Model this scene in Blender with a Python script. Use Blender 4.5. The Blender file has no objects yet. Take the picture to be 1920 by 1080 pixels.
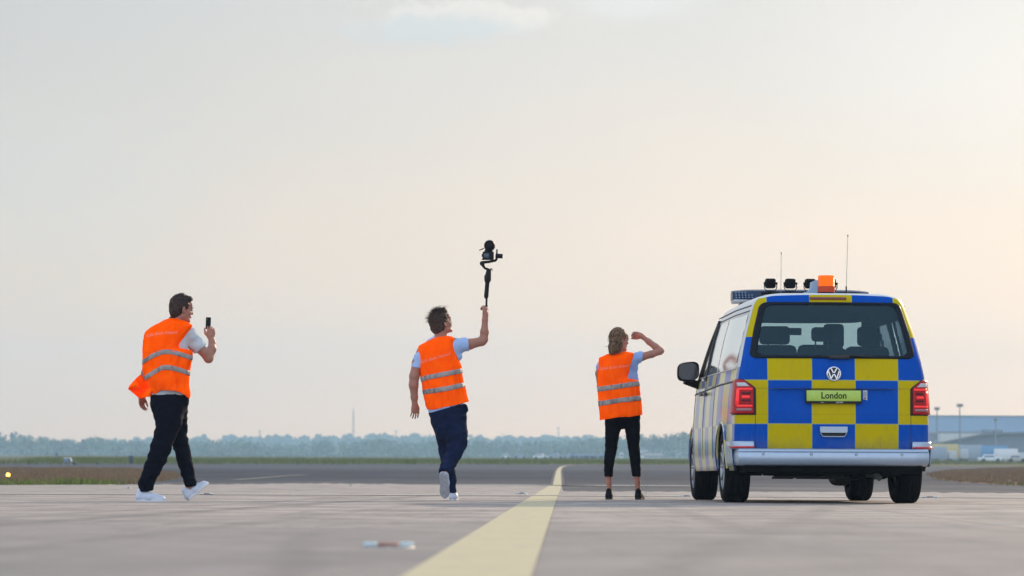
import bpy, bmesh, math, random
import numpy as np
from mathutils import Vector, Matrix, noise
from mathutils.bvhtree import BVHTree
random.seed(7); RS = np.random.RandomState(7)
R = math.radians
sc = bpy.context.scene
C = sc.collection

# ------------------------------------------------------------------ camera
F = 5850.0            # focal length in pixels of the 1920 px wide photograph
CAMH = 0.2435
cd = bpy.data.cameras.new('camera'); cam = bpy.data.objects.new('camera', cd); C.objects.link(cam)
cd.sensor_width = 36; cd.lens = 36*F/1920; cd.clip_start = 0.2; cd.clip_end = 12000
PITCH = math.atan((892-540)/F); ROLL = 0.0045
RM = Matrix.Rotation(math.pi/2+PITCH, 4, 'X') @ Matrix.Rotation(ROLL, 4, 'Z')
cam.matrix_world = Matrix.Translation((0, 0, CAMH)) @ RM
cd.dof.use_dof = True; cd.dof.focus_distance = 30.0; cd.dof.aperture_fstop = 4.4
sc.camera = cam
RM3 = RM.to_3x3()
def ray(px, py): return RM3 @ Vector(((px-960)/F, (540-py)/F, -1))
def W(px, py, Y):
    d = ray(px, py); t = Y/d.y
    return Vector((d.x*t, Y, CAMH+d.z*t))
KINK, SLOPE = 86.0, 0.0063
def gz(y): return 0.0 if y < KINK else SLOPE*(y-KINK)
def G(px, py):
    d = ray(px, py); k = d.z/d.y
    Y = -CAMH/k if k < 0 else 1e9
    if Y > KINK: Y = (CAMH+SLOPE*KINK)/(SLOPE-k) if SLOPE-k > 1e-7 else 6000
    return Vector((d.x/d.y*Y, Y, gz(Y)))

# ------------------------------------------------------------------ light
SUN = Vector((0.50, 0.80, 0.325)).normalized()
wd = bpy.data.worlds.new("World"); sc.world = wd; wd.use_nodes = True
sl = bpy.data.lights.new('sun', 'SUN'); so = bpy.data.objects.new('sun', sl); C.objects.link(so)
sl.energy = 3.6; sl.angle = R(1.2); sl.color = (1.0, 0.80, 0.58)
so.rotation_euler = SUN.to_track_quat('Z', 'Y').to_euler()
sc.view_settings.view_transform = 'Standard'; sc.view_settings.look = 'None'
sc.view_settings.exposure = 0.27; sc.view_settings.gamma = 1.0
sc.cycles.volume_bounces = 1; sc.cycles.max_bounces = 8; sc.cycles.transparent_max_bounces = 16
sc.cycles.use_denoising = True

class NG:
    """small helper around a node tree"""
    def __init__(s, nt): s.nt = nt; s.n = nt.nodes; s.l = nt.links
    def node(s, t, **kw):
        n = s.n.new(t)
        for k, v in kw.items(): setattr(n, k, v)
        return n
    def put(s, sock, v):
        if v is None: return
        if isinstance(v, bpy.types.NodeSocket): s.l.new(v, sock)
        elif isinstance(v, (tuple, list, Vector)):
            v = tuple(v)
            if len(v) == 3 and len(sock.default_value) == 4: v = v+(1,)
            sock.default_value = v
        else: sock.default_value = v
    def m(s, op, a, b=None, c=None, clamp=False):
        n = s.node('ShaderNodeMath', operation=op, use_clamp=clamp)
        for i, v in enumerate((a, b, c)): s.put(n.inputs[i], v)
        return n.outputs[0]
    def vm(s, op, a, b=None, out=0):
        n = s.node('ShaderNodeVectorMath', operation=op)
        s.put(n.inputs[0], a)
        if b is not None: s.put(n.inputs[1], b)
        return n.outputs[out]
    def mix(s, f, a, b, mode='MIX'):
        n = s.node('ShaderNodeMix', data_type='RGBA', blend_type=mode)
        s.put(n.inputs[0], f); s.put(n.inputs[6], a); s.put(n.inputs[7], b)
        return n.outputs[2]
    def sep(s, v):
        n = s.node('ShaderNodeSeparateXYZ'); s.put(n.inputs[0], v); return n.outputs
    def comb(s, x, y, z):
        n = s.node('ShaderNodeCombineXYZ')
        for i, v in enumerate((x, y, z)): s.put(n.inputs[i], v)
        return n.outputs[0]
    def step(s, x, a, b):
        n = s.node('ShaderNodeMapRange', interpolation_type='SMOOTHSTEP')
        s.put(n.inputs[0], x); s.put(n.inputs[1], a); s.put(n.inputs[2], b)
        return n.outputs[0]
    def noise(s, vec, scale, detail=4, rough=.55, dist=0.0, out=0):
        n = s.node('ShaderNodeTexNoise')
        s.put(n.inputs['Vector'], vec); n.inputs['Scale'].default_value = scale
        n.inputs['Detail'].default_value = detail; n.inputs['Roughness'].default_value = rough
        n.inputs['Distortion'].default_value = dist
        return n.outputs[out]
    def ramp(s, f, stops):
        n = s.node('ShaderNodeValToRGB'); s.put(n.inputs[0], f); e = n.color_ramp.elements
        while len(e) < len(stops): e.new(0.5)
        for i, (p, c) in enumerate(stops): e[i].position = p; e[i].color = tuple(c)+(1,)
        return n.outputs[0]

# sky: a clear-sky model under a bright haze veil, brighter and warmer towards the sun
w = NG(wd.node_tree); wd.node_tree.nodes.clear()
sky = w.node('ShaderNodeTexSky', sky_type='NISHITA'); sky.sun_disc = False
sky.sun_elevation = math.asin(SUN.z); sky.sun_rotation = math.atan2(SUN.x, SUN.y)
sky.air_density = 1.0; sky.dust_density = 1.0
bg1 = w.node('ShaderNodeBackground'); w.put(bg1.inputs[0], w.mix(1.0, sky.outputs[0], (.62, .52, .45), 'MULTIPLY')); bg1.inputs[1].default_value = 0.05
tcn = w.node('ShaderNodeTexCoord'); dv = tcn.outputs['Generated']
dn = w.vm('NORMALIZE', dv)
dx, dy, dz = w.sep(dn)
dot = w.vm('DOT_PRODUCT', dn, tuple(SUN), out=1)
t = w.m('MULTIPLY_ADD', dot, .5, .5)
veil = w.ramp(t, [(0, (1.02, 1.15, 1.36)), (.35, (.86, .97, 1.12)), (.72, (.45, .48, .50)), (.865, (.470, .465, .455)),
                  (.918, (.555, .552, .54)), (.955, (.555, .57, .565)), (1.0, (.74, .72, .67))])
el = w.step(dz, .0, .16)
veil = w.mix(1.0, veil, w.mix(w.step(t, .55, .85), (1, 1, 1), w.mix(el, (1.30, .89, .60), (.815, .78, .75))), 'MULTIPLY')
nz = w.noise(w.vm('MULTIPLY', dn, (1, 1, 2.2)), 9.0, 3, .5, .3)
veil = w.mix(1.0, veil, w.ramp(nz, [(.3, (.965, .985, 1.0)), (.55, (1, 1, 1)), (.75, (1.05, 1.02, 1.0))]), 'MULTIPLY')
zen = w.step(dz, .2, .9)
veil = w.mix(zen, veil, (.60, .74, .94))
veil = w.mix(1.0, veil, w.mix(w.step(dz, .0, .022), (1.06, 1.0, .93), (1, 1, 1)), 'MULTIPLY')
gxv = w.m('DIVIDE', dx, dy); gzv = w.m('DIVIDE', dz, dy)
cn = w.noise(w.comb(w.m('MULTIPLY', gxv, 1.0), 0.0, w.m('MULTIPLY', gzv, 1.3)), 100, 6, .62, .2)
cno = w.m('SUBTRACT', cn, .5)
def cloud(px, py, rx, ry, soft=.35, amp=2.0, flat=1.0):
    d = ray(px, py); cx, cz = d.x/d.y, d.z/d.y
    a = w.m('DIVIDE', w.m('SUBTRACT', gxv, cx), rx/F)
    b = w.m('DIVIDE', w.m('SUBTRACT', gzv, cz), ry/F)
    r = w.m('SQRT', w.m('ADD', w.m('MULTIPLY', a, a), w.m('MULTIPLY', b, b)))
    r = w.m('ADD', r, w.m('MULTIPLY', cno, amp))
    n = w.node('ShaderNodeMapRange', interpolation_type='SMOOTHSTEP')
    w.put(n.inputs[0], r); w.put(n.inputs[1], 1.0); w.put(n.inputs[2], 1-soft)
    return w.m('MULTIPLY', n.outputs[0], w.m('GREATER_THAN', dy, 0.3))
front = cloud(825, 54, 225, 46, .75, 1.7)
edge = cloud(850, 36, 205, 44, .45, 2.6)
edge2 = cloud(965, 34, 100, 28, .5, 2.6)
veil = w.mix(w.m('MULTIPLY', w.m('MAXIMUM', edge, edge2), .40), veil, (.70, .65, .585))
veil = w.mix(w.m('MULTIPLY', front, .75), veil, (.37, .415, .43))
blue = cloud(1190, 10, 190, 45, .9, 1.0)
veil = w.mix(w.m('MULTIPLY', blue, .22), veil, (.63, .71, .75))
gl = cloud(1880, 120, 620, 330, .95, .4)
veil = w.mix(w.m('MULTIPLY', gl, .5), veil, (.56, .56, .55))
gr = cloud(60, 330, 560, 260, .95, .8)
veil = w.mix(w.m('MULTIPLY', gr, .5), veil, (.41, .415, .41))
bg2 = w.node('ShaderNodeBackground'); w.put(bg2.inputs[0], veil); bg2.inputs[1].default_value = 1.0
ad = w.node('ShaderNodeAddShader'); w.l.new(bg1.outputs[0], ad.inputs[0]); w.l.new(bg2.outputs[0], ad.inputs[1])
wo = w.node('ShaderNodeOutputWorld'); w.l.new(ad.outputs[0], wo.inputs[0])

# ------------------------------------------------------------------ material helpers
MATS = {}
def mat(name, col=(.5, .5, .5), rough=.6, metal=0.0, spec=.5, coat=0.0, var=0.0, vscale=20, bump=0.0, bscale=60, stretch=(1, 1, 1), sheen=0.0, fn=None, emit=None):
    if name in MATS: return MATS[name]
    m = bpy.data.materials.new(name); m.use_nodes = True; MATS[name] = m
    g = NG(m.node_tree); b = m.node_tree.nodes['Principled BSDF']
    tc = g.node('ShaderNodeTexCoord').outputs['Object']
    v = g.vm('MULTIPLY', tc, stretch)
    c = tuple(col)
    if var:
        nn = g.noise(v, vscale, 5, .6)
        lo = tuple(max(0, x*(1-var)) for x in col); hi = tuple(min(1, x*(1+var)) for x in col)
        c = g.ramp(nn, [(.3, lo), (.7, hi)])
    if fn: c = fn(g, b, tc) or c
    g.put(b.inputs['Base Color'], c)
    b.inputs['Roughness'].default_value = rough; b.inputs['Metallic'].default_value = metal
    b.inputs['Specular IOR Level'].default_value = spec
    b.inputs['Coat Weight'].default_value = coat; b.inputs['Coat Roughness'].default_value = .12
    if sheen: b.inputs['Sheen Weight'].default_value = sheen
    if bump:
        bn = g.node('ShaderNodeBump'); bn.inputs['Strength'].default_value = bump; bn.inputs['Distance'].default_value = .01
        g.put(bn.inputs['Height'], g.noise(v, bscale, 4, .6)); g.l.new(bn.outputs[0], b.inputs['Normal'])
    if emit:
        b.inputs['Emission Color'].default_value = tuple(emit[0])+(1,); b.inputs['Emission Strength'].default_value = emit[1]
    return m

# ------------------------------------------------------------------ object helpers
def link(name, me, parent=None, loc=None):
    o = bpy.data.objects.new(name, me); C.objects.link(o)
    if parent is not None: o.parent = parent
    if loc is not None: o.location = loc
    return o
def empty(name, loc=(0, 0, 0), rz=0.0):
    o = bpy.data.objects.new(name, None); C.objects.link(o); o.location = loc; o.rotation_euler = (0, 0, rz); o.empty_display_size = .1
    return o
def tag(o, label=None, cat=None, group=None, kind=None):
    if label: o['label'] = label
    if cat: o['category'] = cat
    if group: o['group'] = group
    if kind: o['kind'] = kind
    return o
class MB:
    """mesh buffer: gathers shapes, builds one mesh object"""
    def __init__(s): s.v = []; s.f = []; s.mi = []
    def add(s, vs, fs, mi=0):
        b = len(s.v); s.v += [tuple(x) for x in vs]; s.f += [tuple(i+b for i in f) for f in fs]; s.mi += [mi]*len(fs); return s
    def box(s, c, d, rz=0, rx=0, ry=0, bev=0.0, mi=0, taper=1.0):
        bm = bmesh.new(); bmesh.ops.create_cube(bm, size=1)
        for v in bm.verts:
            k = taper if v.co.z > 0 else 1
            v.co = Vector((v.co.x*d[0]*k, v.co.y*d[1]*k, v.co.z*d[2]))
        if bev: bmesh.ops.bevel(bm, geom=bm.edges[:], offset=bev, segments=2, affect='EDGES', profile=.5)
        M = Matrix.Translation(c) @ Matrix.Rotation(rz, 4, 'Z') @ Matrix.Rotation(ry, 4, 'Y') @ Matrix.Rotation(rx, 4, 'X')
        bm.verts.index_update()
        s.add([M @ v.co for v in bm.verts], [[v.index for v in f.verts] for f in bm.faces], mi); bm.free(); return s
    def tube(s, pts, rad, n=10, mi=0, cap=True):
        pts = [Vector(p) for p in pts]
        rad = rad if isinstance(rad, (list, tuple)) else [rad]*len(pts)
        vs = []; up = None
        for i, p in enumerate(pts):
            d = (pts[min(i+1, len(pts)-1)]-pts[max(i-1, 0)]).normalized()
            if up is None: up = d.orthogonal().normalized()
            a = d.cross(up); a = a.normalized() if a.length > 1e-6 else d.orthogonal().normalized()
            up = a.cross(d).normalized()
            for k in range(n):
                th = 2*math.pi*k/n; vs.append(p+rad[i]*(a*math.cos(th)+up*math.sin(th)))
        fs = [(i*n+k, i*n+(k+1) % n, (i+1)*n+(k+1) % n, (i+1)*n+k) for i in range(len(pts)-1) for k in range(n)]
        if cap: fs += [tuple(range(n))[::-1], tuple((len(pts)-1)*n+k for k in range(n))]
        return s.add(vs, fs, mi)
    def lathe(s, prof, c=(0, 0, 0), axis='Z', n=32, mi=0, cap=True):
        """prof: (r, h) pairs"""
        vs = []
        for r, h in prof:
            for k in range(n):
                t = 2*math.pi*k/n; x, y = r*math.cos(t), r*math.sin(t)
                p = {'Z': (x, y, h), 'X': (h, x, y), 'Y': (y, h, x)}[axis]
                vs.append((p[0]+c[0], p[1]+c[1], p[2]+c[2]))
        fs = [(i*n+k, i*n+(k+1) % n, (i+1)*n+(k+1) % n, (i+1)*n+k) for i in range(len(prof)-1) for k in range(n)]
        if prof[0] == prof[-1]: cap = False
        if cap and prof[0][0] > 1e-5: fs.append(tuple(range(n))[::-1])
        if cap and prof[-1][0] > 1e-5: fs.append(tuple((len(prof)-1)*n+k for k in range(n)))
        return s.add(vs, fs, mi)
    def prism(s, poly, y0, y1, mi=0, fn=None):
        """poly in x,z; extruded along y"""
        n = len(poly); vs = [(x, y0, z) for x, z in poly]+[(x, y1, z) for x, z in poly]
        if fn: vs = [fn(*v) for v in vs]
        fs = [tuple(range(n)), tuple(range(n, 2*n))[::-1]]+[(i, i+n, (i+1) % n+n, (i+1) % n) for i in range(n)]
        return s.add(vs, fs, mi)
    def build(s, name, m, parent=None, smooth=True, loc=None, angle=35):
        me = bpy.data.meshes.new(name); me.from_pydata(s.v, [], s.f); me.validate()
        ms = m if isinstance(m, (list, tuple)) else [m]
        for q in ms: me.materials.append(q)
        if len(ms) > 1:
            for p, i in zip(me.polygons, s.mi): p.material_index = i
        bm = bmesh.new(); bm.from_mesh(me); bmesh.ops.recalc_face_normals(bm, faces=bm.faces); bm.to_mesh(me); bm.free()
        if smooth:
            me.polygons.foreach_set('use_smooth', [True]*len(me.polygons))
            me.set_sharp_from_angle(angle=R(angle))
        return link(name, me, parent, loc)
def rawmesh(name, v, f, m, parent=None, smooth=True, mats_idx=None):
    me = bpy.data.meshes.new(name)
    v = np.asarray(v, dtype=np.float32); f = np.asarray(f, dtype=np.int32); k = f.shape[1]
    me.vertices.add(len(v)); me.vertices.foreach_set('co', v.ravel())
    me.loops.add(f.size); me.loops.foreach_set('vertex_index', f.ravel())
    me.polygons.add(len(f)); me.polygons.foreach_set('loop_start', np.arange(0, f.size, k, dtype=np.int32))
    me.update(calc_edges=True)
    for q in (m if isinstance(m, (list, tuple)) else [m]): me.materials.append(q)
    if mats_idx is not None: me.polygons.foreach_set('material_index', np.asarray(mats_idx, dtype=np.int32))
    if smooth: me.polygons.foreach_set('use_smooth', np.ones(len(f), dtype=bool))
    return link(name, me, parent)
def textmesh(s, size, sx=1.0, off=0.0):
    """vertices/faces of a word, x right, y up, centred"""
    cu = bpy.data.curves.new('txt', 'FONT'); cu.body = s; cu.size = size; cu.align_x = 'CENTER'; cu.align_y = 'CENTER'; cu.resolution_u = 3; cu.offset = off
    o = bpy.data.objects.new('txt', cu); C.objects.link(o); dg = bpy.context.evaluated_depsgraph_get(); dg.update()
    me = o.evaluated_get(dg).to_mesh(); bm = bmesh.new(); bm.from_mesh(me); bmesh.ops.triangulate(bm, faces=bm.faces)
    vs = [(v.co.x*sx, v.co.y) for v in bm.verts]; bm.verts.index_update(); fs = [[v.index for v in f.verts] for f in bm.faces]
    bm.free(); bpy.data.objects.remove(o); bpy.data.curves.remove(cu)
    return vs, fs
# ------------------------------------------------------------------ ground
def sheet(name, poly, off, m, kind='structure', sub=True):
    """flat polygon (x, y) laid on the terrain, split where the terrain bends"""
    bm = bmesh.new(); vs = [bm.verts.new((x, y, 0)) for x, y in poly]; bm.faces.new(vs)
    for Y in (KINK, 2600):
        bmesh.ops.bisect_plane(bm, geom=bm.verts[:]+bm.edges[:]+bm.faces[:], plane_co=(0, Y, 0), plane_no=(0, 1, 0))
    for v in bm.verts: v.co.z = min(gz(v.co.y), gz(4200))+off
    bmesh.ops.triangulate(bm, faces=bm.faces)
    me = bpy.data.meshes.new(name); bm.to_mesh(me); bm.free(); me.materials.append(m)
    for p in me.polygons:
        if p.normal.z < 0: p.flip()
    o = link(name, me); o['kind'] = kind
    return o
def m_grass(g, b, tc):
    x, y, z = g.sep(tc)
    v = g.comb(x, g.m('MULTIPLY', y, .12), 0.0)
    n1 = g.noise(v, .22, 5, .6); n2 = g.noise(v, 2.2, 4, .6)
    c = g.ramp(n1, [(.32, (.050, .066, .018)), (.5, (.078, .082, .026)), (.68, (.13, .105, .050))])
    return g.mix(g.m('MULTIPLY', n2, .5), c, (.085, .088, .03))
def m_concrete(g, b, tc):
    n1 = g.noise(tc, .9, 6, .62, .3); n2 = g.noise(tc, 7, 6, .65); n3 = g.noise(tc, 160, 2, .5); n0 = g.noise(tc, .13, 4, .6)
    c = g.ramp(n1, [(.36, (.155, .130, .115)), (.5, (.280, .230, .200)), (.64, (.395, .325, .275))])
    c = g.mix(g.m('MULTIPLY', g.step(n2, .45, .60), .42), c, (.19, .168, .155))
    c = g.mix(g.m('MULTIPLY', g.step(n3, .45, .62), .40), c, (.50, .45, .41))
    c = g.mix(g.m('MULTIPLY', g.step(n0, .5, .62), .30), c, (.225, .205, .195))
    x, y, z = g.sep(tc)
    ns_ = g.noise(g.comb(g.m('MULTIPLY', x, 3.2), g.m('MULTIPLY', y, .42), 0.0), 1.0, 6, .72)
    c = g.mix(g.m('MULTIPLY', g.step(ns_, .50, .66), .50), c, (.135, .118, .108)); c = g.mix(g.m('MULTIPLY', g.step(ns_, .46, .30), .35), c, (.46, .385, .325))
    # greyer, darker tone close to the camera, slab joints and wandering sealed cracks
    c = g.mix(g.m('MULTIPLY', g.step(g.m('ADD', y, g.m('MULTIPLY', n1, -6)), 19.0, 7.0), .60), c, (.185, .170, .162))
    jw = g.m('ABSOLUTE', g.m('SUBTRACT', g.m('MODULO', g.m('ADD', y, 200.2), 7.5), 3.75))
    c = g.mix(g.m('MULTIPLY', g.m('LESS_THAN', jw, .03), .6), c, (.10, .092, .088))
    wob = g.m('MULTIPLY', g.m('SUBTRACT', g.noise(tc, .35, 3, .6), .5), .25)
    gr_ = g.step(g.noise(tc, 5.0, 6, .75), .32, .62)
    def streak(x0, y0, x1, y1, wd_, k, col, ya=-50, yb=200):
        sl_ = (x1-x0)/(y1-y0)
        q = g.m('ABSOLUTE', g.m('ADD', g.m('SUBTRACT', x, g.m('MULTIPLY_ADD', y, sl_, x0-sl_*y0)), g.m('MULTIPLY', wob, .5 if wd_ > .05 else .12)))
        s_ = g.m('MULTIPLY', g.step(q, wd_, wd_*.15), gr_ if wd_ > .05 else 1.0)
        s_ = g.m('MULTIPLY', s_, g.m('MULTIPLY', g.step(y, ya, ya+3), g.step(y, yb, yb-6)))
        return g.mix(g.m('MULTIPLY', s_, k), c, col)
    dk = (.115, .104, .102)
    c = streak(-2.43, 14.8, -1.38, 31, .20, .75, dk, 6, 44); c = streak(-2.9, 15.5, -1.9, 33, .12, .5, dk, 8, 40); c = streak(-1.5, 12, -.9, 24, .16, .45, dk, 5, 34)
    c = streak(.5, 9, 2.4, 24, .16, .40, dk, 5, 30); c = streak(1.1, 16, 1.3, 30, .14, .45, dk, 12, 30); c = streak(-.62, 9, -.9, 14, .12, .5, dk, 5, 16)
    c = streak(2.53, 17, 2.96, 31.5, .016, .8, (.07, .062, .06), 8, 60); c = streak(1.52, 14.7, 2.75, 16.7, .34, .62, (.175, .178, .19), 13.6, 24); c = streak(2.0, 13.6, 3.0, 14.6, .26, .45, (.175, .178, .19), 12.5, 22)  # bluish-grey bands: a shadow-like tone painted into the concrete colour
    bn = g.node('ShaderNodeBump'); bn.inputs['Strength'].default_value = .5; bn.inputs['Distance'].default_value = .004
    g.put(bn.inputs['Height'], g.noise(tc, 90, 4, .7)); g.l.new(bn.outputs[0], b.inputs['Normal'])
    return c
def m_asphalt(g, b, tc):
    x, y, z = g.sep(tc)
    v = g.comb(g.m('MULTIPLY', x, .35), g.m('MULTIPLY', y, .10), 0.0)
    n1 = g.noise(v, 1.0, 5, .62); n2 = g.noise(tc, 3, 5, .6)
    c = g.ramp(n1, [(.3, (.008, .014, .028)), (.55, (.016, .025, .044)), (.75, (.038, .050, .074))])
    c = g.mix(g.m('MULTIPLY', g.step(y, 150, 200), .55), c, (.075, .086, .105))
    c = g.mix(g.m('MULTIPLY', g.step(n2, .45, .65), .25), c, (.060, .068, .080))
    n3 = g.noise(g.comb(g.m('MULTIPLY', x, .25), g.m('MULTIPLY', y, .9), 0.0), 1.0, 5, .7)
    c = g.mix(g.m('MULTIPLY', g.m('MULTIPLY', g.step(n3, .40, .60), g.m('MAXIMUM', g.step(y, 92, 72), g.m('MULTIPLY', g.step(y, 112, 86), .6))), .75), c, (.20, .185, .175))
    # pale joints across the far band
    for yy, ww in ((196.0, 1.0), (88.5, .5), (104.0, .3), (126.0, .35)):
        c = g.mix(g.m('MULTIPLY', g.m('LESS_THAN', g.m('ABSOLUTE', g.m('SUBTRACT', y, yy)), ww), .30), c, (.26, .26, .26))
    return c
GR = mat('grass_ground', rough=1.0, spec=.1, fn=m_grass)
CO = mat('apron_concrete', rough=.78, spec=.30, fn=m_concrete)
AS = mat('asphalt', rough=.9, spec=.1, fn=m_asphalt)
sheet('ground', [(-2500, -300), (2500, -300), (2500, 7000), (-2500, 7000)], -.03, GR)
sheet('taxiway', [(-300, 20), (300, 20), (300, 292), (-300, 322)], -.010, AS)
g0 = G(1040, 909)
ap = [(-60, -60), (60, -60), (60, 46)]
edge_ = [(1920, 925), (1740, 923), (1500, 922), (1200, 921.5), (1056, 921), (1052, 910.5), (850, 909.2), (600, 906.5), (300, 908.5), (0, 908)]
for (x0_, y0_), (x1_, y1_) in zip(edge_[:-1], edge_[1:]):
    n_ = max(1, int(abs(x1_-x0_)/9))
    for k_ in range(n_): t_ = k_/n_; ap.append(G(x0_+(x1_-x0_)*t_, y0_+(y1_-y0_)*t_+(1.6*noise.noise(Vector((x0_+(x1_-x0_)*t_, 3, 0))*.05)+.8*noise.noise(Vector((x0_+(x1_-x0_)*t_, 9, 0))*.21)+.25*random.uniform(-1, 1))*(n_ > 1)).xy)
ap += [G(0, 908).xy, (-60, 64)]
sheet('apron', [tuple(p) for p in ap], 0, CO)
tg = [G(345, 863).xy, G(395, 863).xy, G(425, 872.4).xy, G(300, 872.4).xy]
sheet('side_taxiway', [tuple(p) for p in tg], -.006, AS)
# painted lines
def m_paint(col, dark, lo=.38, hi=.62, amt=.45):
    def f(g, b, tc):
        n = g.noise(tc, 9, 6, .7); n2 = g.noise(tc, 120, 2, .6); n3 = g.noise(tc, 1.3, 3, .5)
        c = g.mix(g.m('MULTIPLY', g.step(n, lo, hi), amt), col, dark)
        c = g.mix(g.m('MULTIPLY', g.step(n3, .4, .7), .25), c, tuple(x*.82 for x in col))
        return g.mix(g.m('MULTIPLY', g.step(n2, .55, .7), .25), c, dark)
    return f
YP = mat('yellow_line_paint', rough=.7, spec=.3, fn=m_paint((.50, .43, .26), (.33, .28, .20)))
WP = mat('white_line_paint', rough=.7, spec=.3, fn=m_paint((.62, .585, .52), (.38, .34, .31)))
PW = mat('faded_white_paint', rough=.8, spec=.1, fn=m_paint((.50, .46, .42), (.33, .29, .26)))
BP = mat('black_line_border', rough=.8, col=(.030, .032, .036))
def strip(name, cl, wd_, off, m):
    """cl: centre-line points on the ground"""
    pts = [Vector((p[0], p[1])) for p in cl]; L = []; Rr = []
    for i, p in enumerate(pts):
        d = (pts[min(i+1, len(pts)-1)]-pts[max(i-1, 0)]).normalized(); n = Vector((-d.y, d.x))
        L.append(p+n*wd_/2); Rr.append(p-n*wd_/2)
    bm = bmesh.new(); a = [bm.verts.new((p.x, p.y, 0)) for p in L]; b = [bm.verts.new((p.x, p.y, 0)) for p in Rr]
    for i in range(len(pts)-1): bm.faces.new((a[i], b[i], b[i+1], a[i+1]))
    bmesh.ops.bisect_plane(bm, geom=bm.verts[:]+bm.edges[:]+bm.faces[:], plane_co=(0, KINK, 0), plane_no=(0, 1, 0))
    for v in bm.verts: v.co.z = gz(v.co.y)+off
    bmesh.ops.recalc_face_normals(bm, faces=bm.faces)
    me = bpy.data.meshes.new(name); bm.to_mesh(me); bm.free(); me.materials.append(m)
    for p in me.polygons:
        if p.normal.z < 0: p.flip()
    o = link(name, me); o['kind'] = 'structure'; return o
cA = [(G(760, 1080)+G(995, 1080))/2, (G(985, 938)+G(1043, 938))/2, (G(1031, 911)+G(1052, 911))/2]
d0 = (cA[0]-cA[1]); cl = [cA[0]+d0*1.5, cA[0], cA[1], cA[2]]
strip('yellow_centre_line', cl, .309, .004, YP)
fl = [G(1044.5, 910), G(1045.5, 900), G(1046.5, 890), G(1047, 884), G(1049, 879), G(1053, 875.5), G(1061, 873.2), G(1074, 871.9), G(1095, 871.2)]
strip('yellow_far_line', fl, .24, .006, YP)
strip('black_line_border', fl[:6], .42, .002, BP)
strip('white_hold_line', [G(-400, 924.6), G(0, 926.3), G(960, 929.6), G(1920, 934), G(2300, 935.5)], .75, .0085, PW)
strip('white_joint_line', [G(860, 909.6), G(1040, 909.9)], 4.5, .007, PW)
strip('white_edge_line', [G(1054, 910.6), G(1330, 911.5)], 4.5, .007, PW)
strip('pale_curved_line', [G(440, 900), G(490, 896), G(530, 892.8), G(572, 890.4)], .35, .006, mat('worn_yellow_paint', rough=.8, fn=m_paint((.15, .145, .12), (.08, .085, .09))))

# grass verges with their own blades
def inside(poly, X, Y):
    res = np.zeros(len(X), bool); n = len(poly); j = n-1
    for i in range(n):
        xi, yi = poly[i]; xj, yj = poly[j]
        c = ((yi > Y) != (yj > Y)) & (X < (xj-xi)*(Y-yi)/(yj-yi+1e-12)+xi); res ^= c; j = i
    return res
def blades(name, poly, n, h0, h1, cols, label, seed, edge_green, clump=.6):
    rs = np.random.RandomState(seed); poly = [tuple(p) for p in poly]; P = np.array(poly)
    X = rs.uniform(P[:, 0].min(), P[:, 0].max(), n*3); Y = rs.uniform(P[:, 1].min(), P[:, 1].max(), n*3)
    k = inside(poly, X, Y); X, Y = X[k][:n], Y[k][:n]; n = len(X)
    cl_ = np.array([noise.noise(Vector((x*clump, y*.25, seed))) for x, y in zip(X, Y)])
    H = rs.uniform(h0, h1, n)*(1+.9*np.clip(cl_, -.8, 1)); wd_ = rs.uniform(.006, .02, n)*1.6
    th = rs.uniform(0, 2*np.pi, n); ln = rs.uniform(-.35, .35, (n, 2))*H[:, None]
    Z = np.where(Y > KINK, SLOPE*(Y-KINK), 0)-.01
    v = np.zeros((n, 3, 3)); cx, sx = np.cos(th)*wd_, np.sin(th)*wd_
    v[:, 0] = np.c_[X-cx, Y-sx, Z]; v[:, 1] = np.c_[X+cx, Y+sx, Z]; v[:, 2] = np.c_[X+ln[:, 0], Y+ln[:, 1], Z+H]
    f = np.arange(n*3).reshape(n, 3)
    de = edge_green(X, Y)
    mi = np.where(rs.rand(n) < de, 0, np.where(rs.rand(n) < .7, 1, 2))
    o = rawmesh(name, v.reshape(-1, 3), f, cols, smooth=False, mats_idx=mi)
    return tag(o, label, 'grass', kind='stuff')
gm = [mat('green_grass', (.12, .155, .018), .8, var=.4, vscale=3), mat('russet_grass', (.20, .105, .058), .8, var=.35, vscale=3), mat('straw_grass', (.22, .16, .10), .8, var=.3, vscale=3)]
VM = mat('verge_soil', (.165, .098, .055), 1.0, var=.4, vscale=2)
L1 = [(-200, 66), G(0, 909.5).xy, G(200, 908.7).xy, G(290, 903.5).xy, G(338, 896).xy, G(332, 888).xy, G(250, 880.5).xy, G(0, 878).xy, (-200, 190)]
L1 = [tuple(p) for p in L1]
sheet('verge', L1, -.004, VM, 'structure')
vis = [(-16, 70)]+[tuple(G(-60, 909.6).xy)]+L1[1:-1]+[(-34, 180)]
blades('verge_grass', vis, 140000, .05, .13, gm, 'russet and green rough grass on the verge behind the man with the phone', 3, lambda X, Y: np.clip(1.05-(Y-72)/14, .12, .9))
R1 = [(1735, 889), (1775, 882), (1831, 879.5), (1920, 876)]; R2 = [(1920, 910.5), (1868, 908), (1812, 904.5), (1757, 899.5)]
Rp = [tuple(G(*p).xy) for p in R1]+[(200, 170), (200, 60)]+[tuple(G(*p).xy) for p in R2]
sheet('verge', Rp, -.004, VM, 'structure')
Rv = [tuple(G(*p).xy) for p in R1]+[tuple(G(2000, 874).xy), tuple(G(2000, 913).xy)]+[tuple(G(*p).xy) for p in R2]
blades('verge_grass', Rv, 120000, .04, .11, gm, 'russet grass with a green rim on the verge right of the van', 5, lambda X, Y: np.clip(1.1-(Y-(90-(X-12)*1.2))/12, .10, .9))
FG = [tuple(G(-50, 871).xy), tuple(G(2000, 871).xy), tuple(G(2000, 861).xy), tuple(G(-50, 853).xy)]
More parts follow.
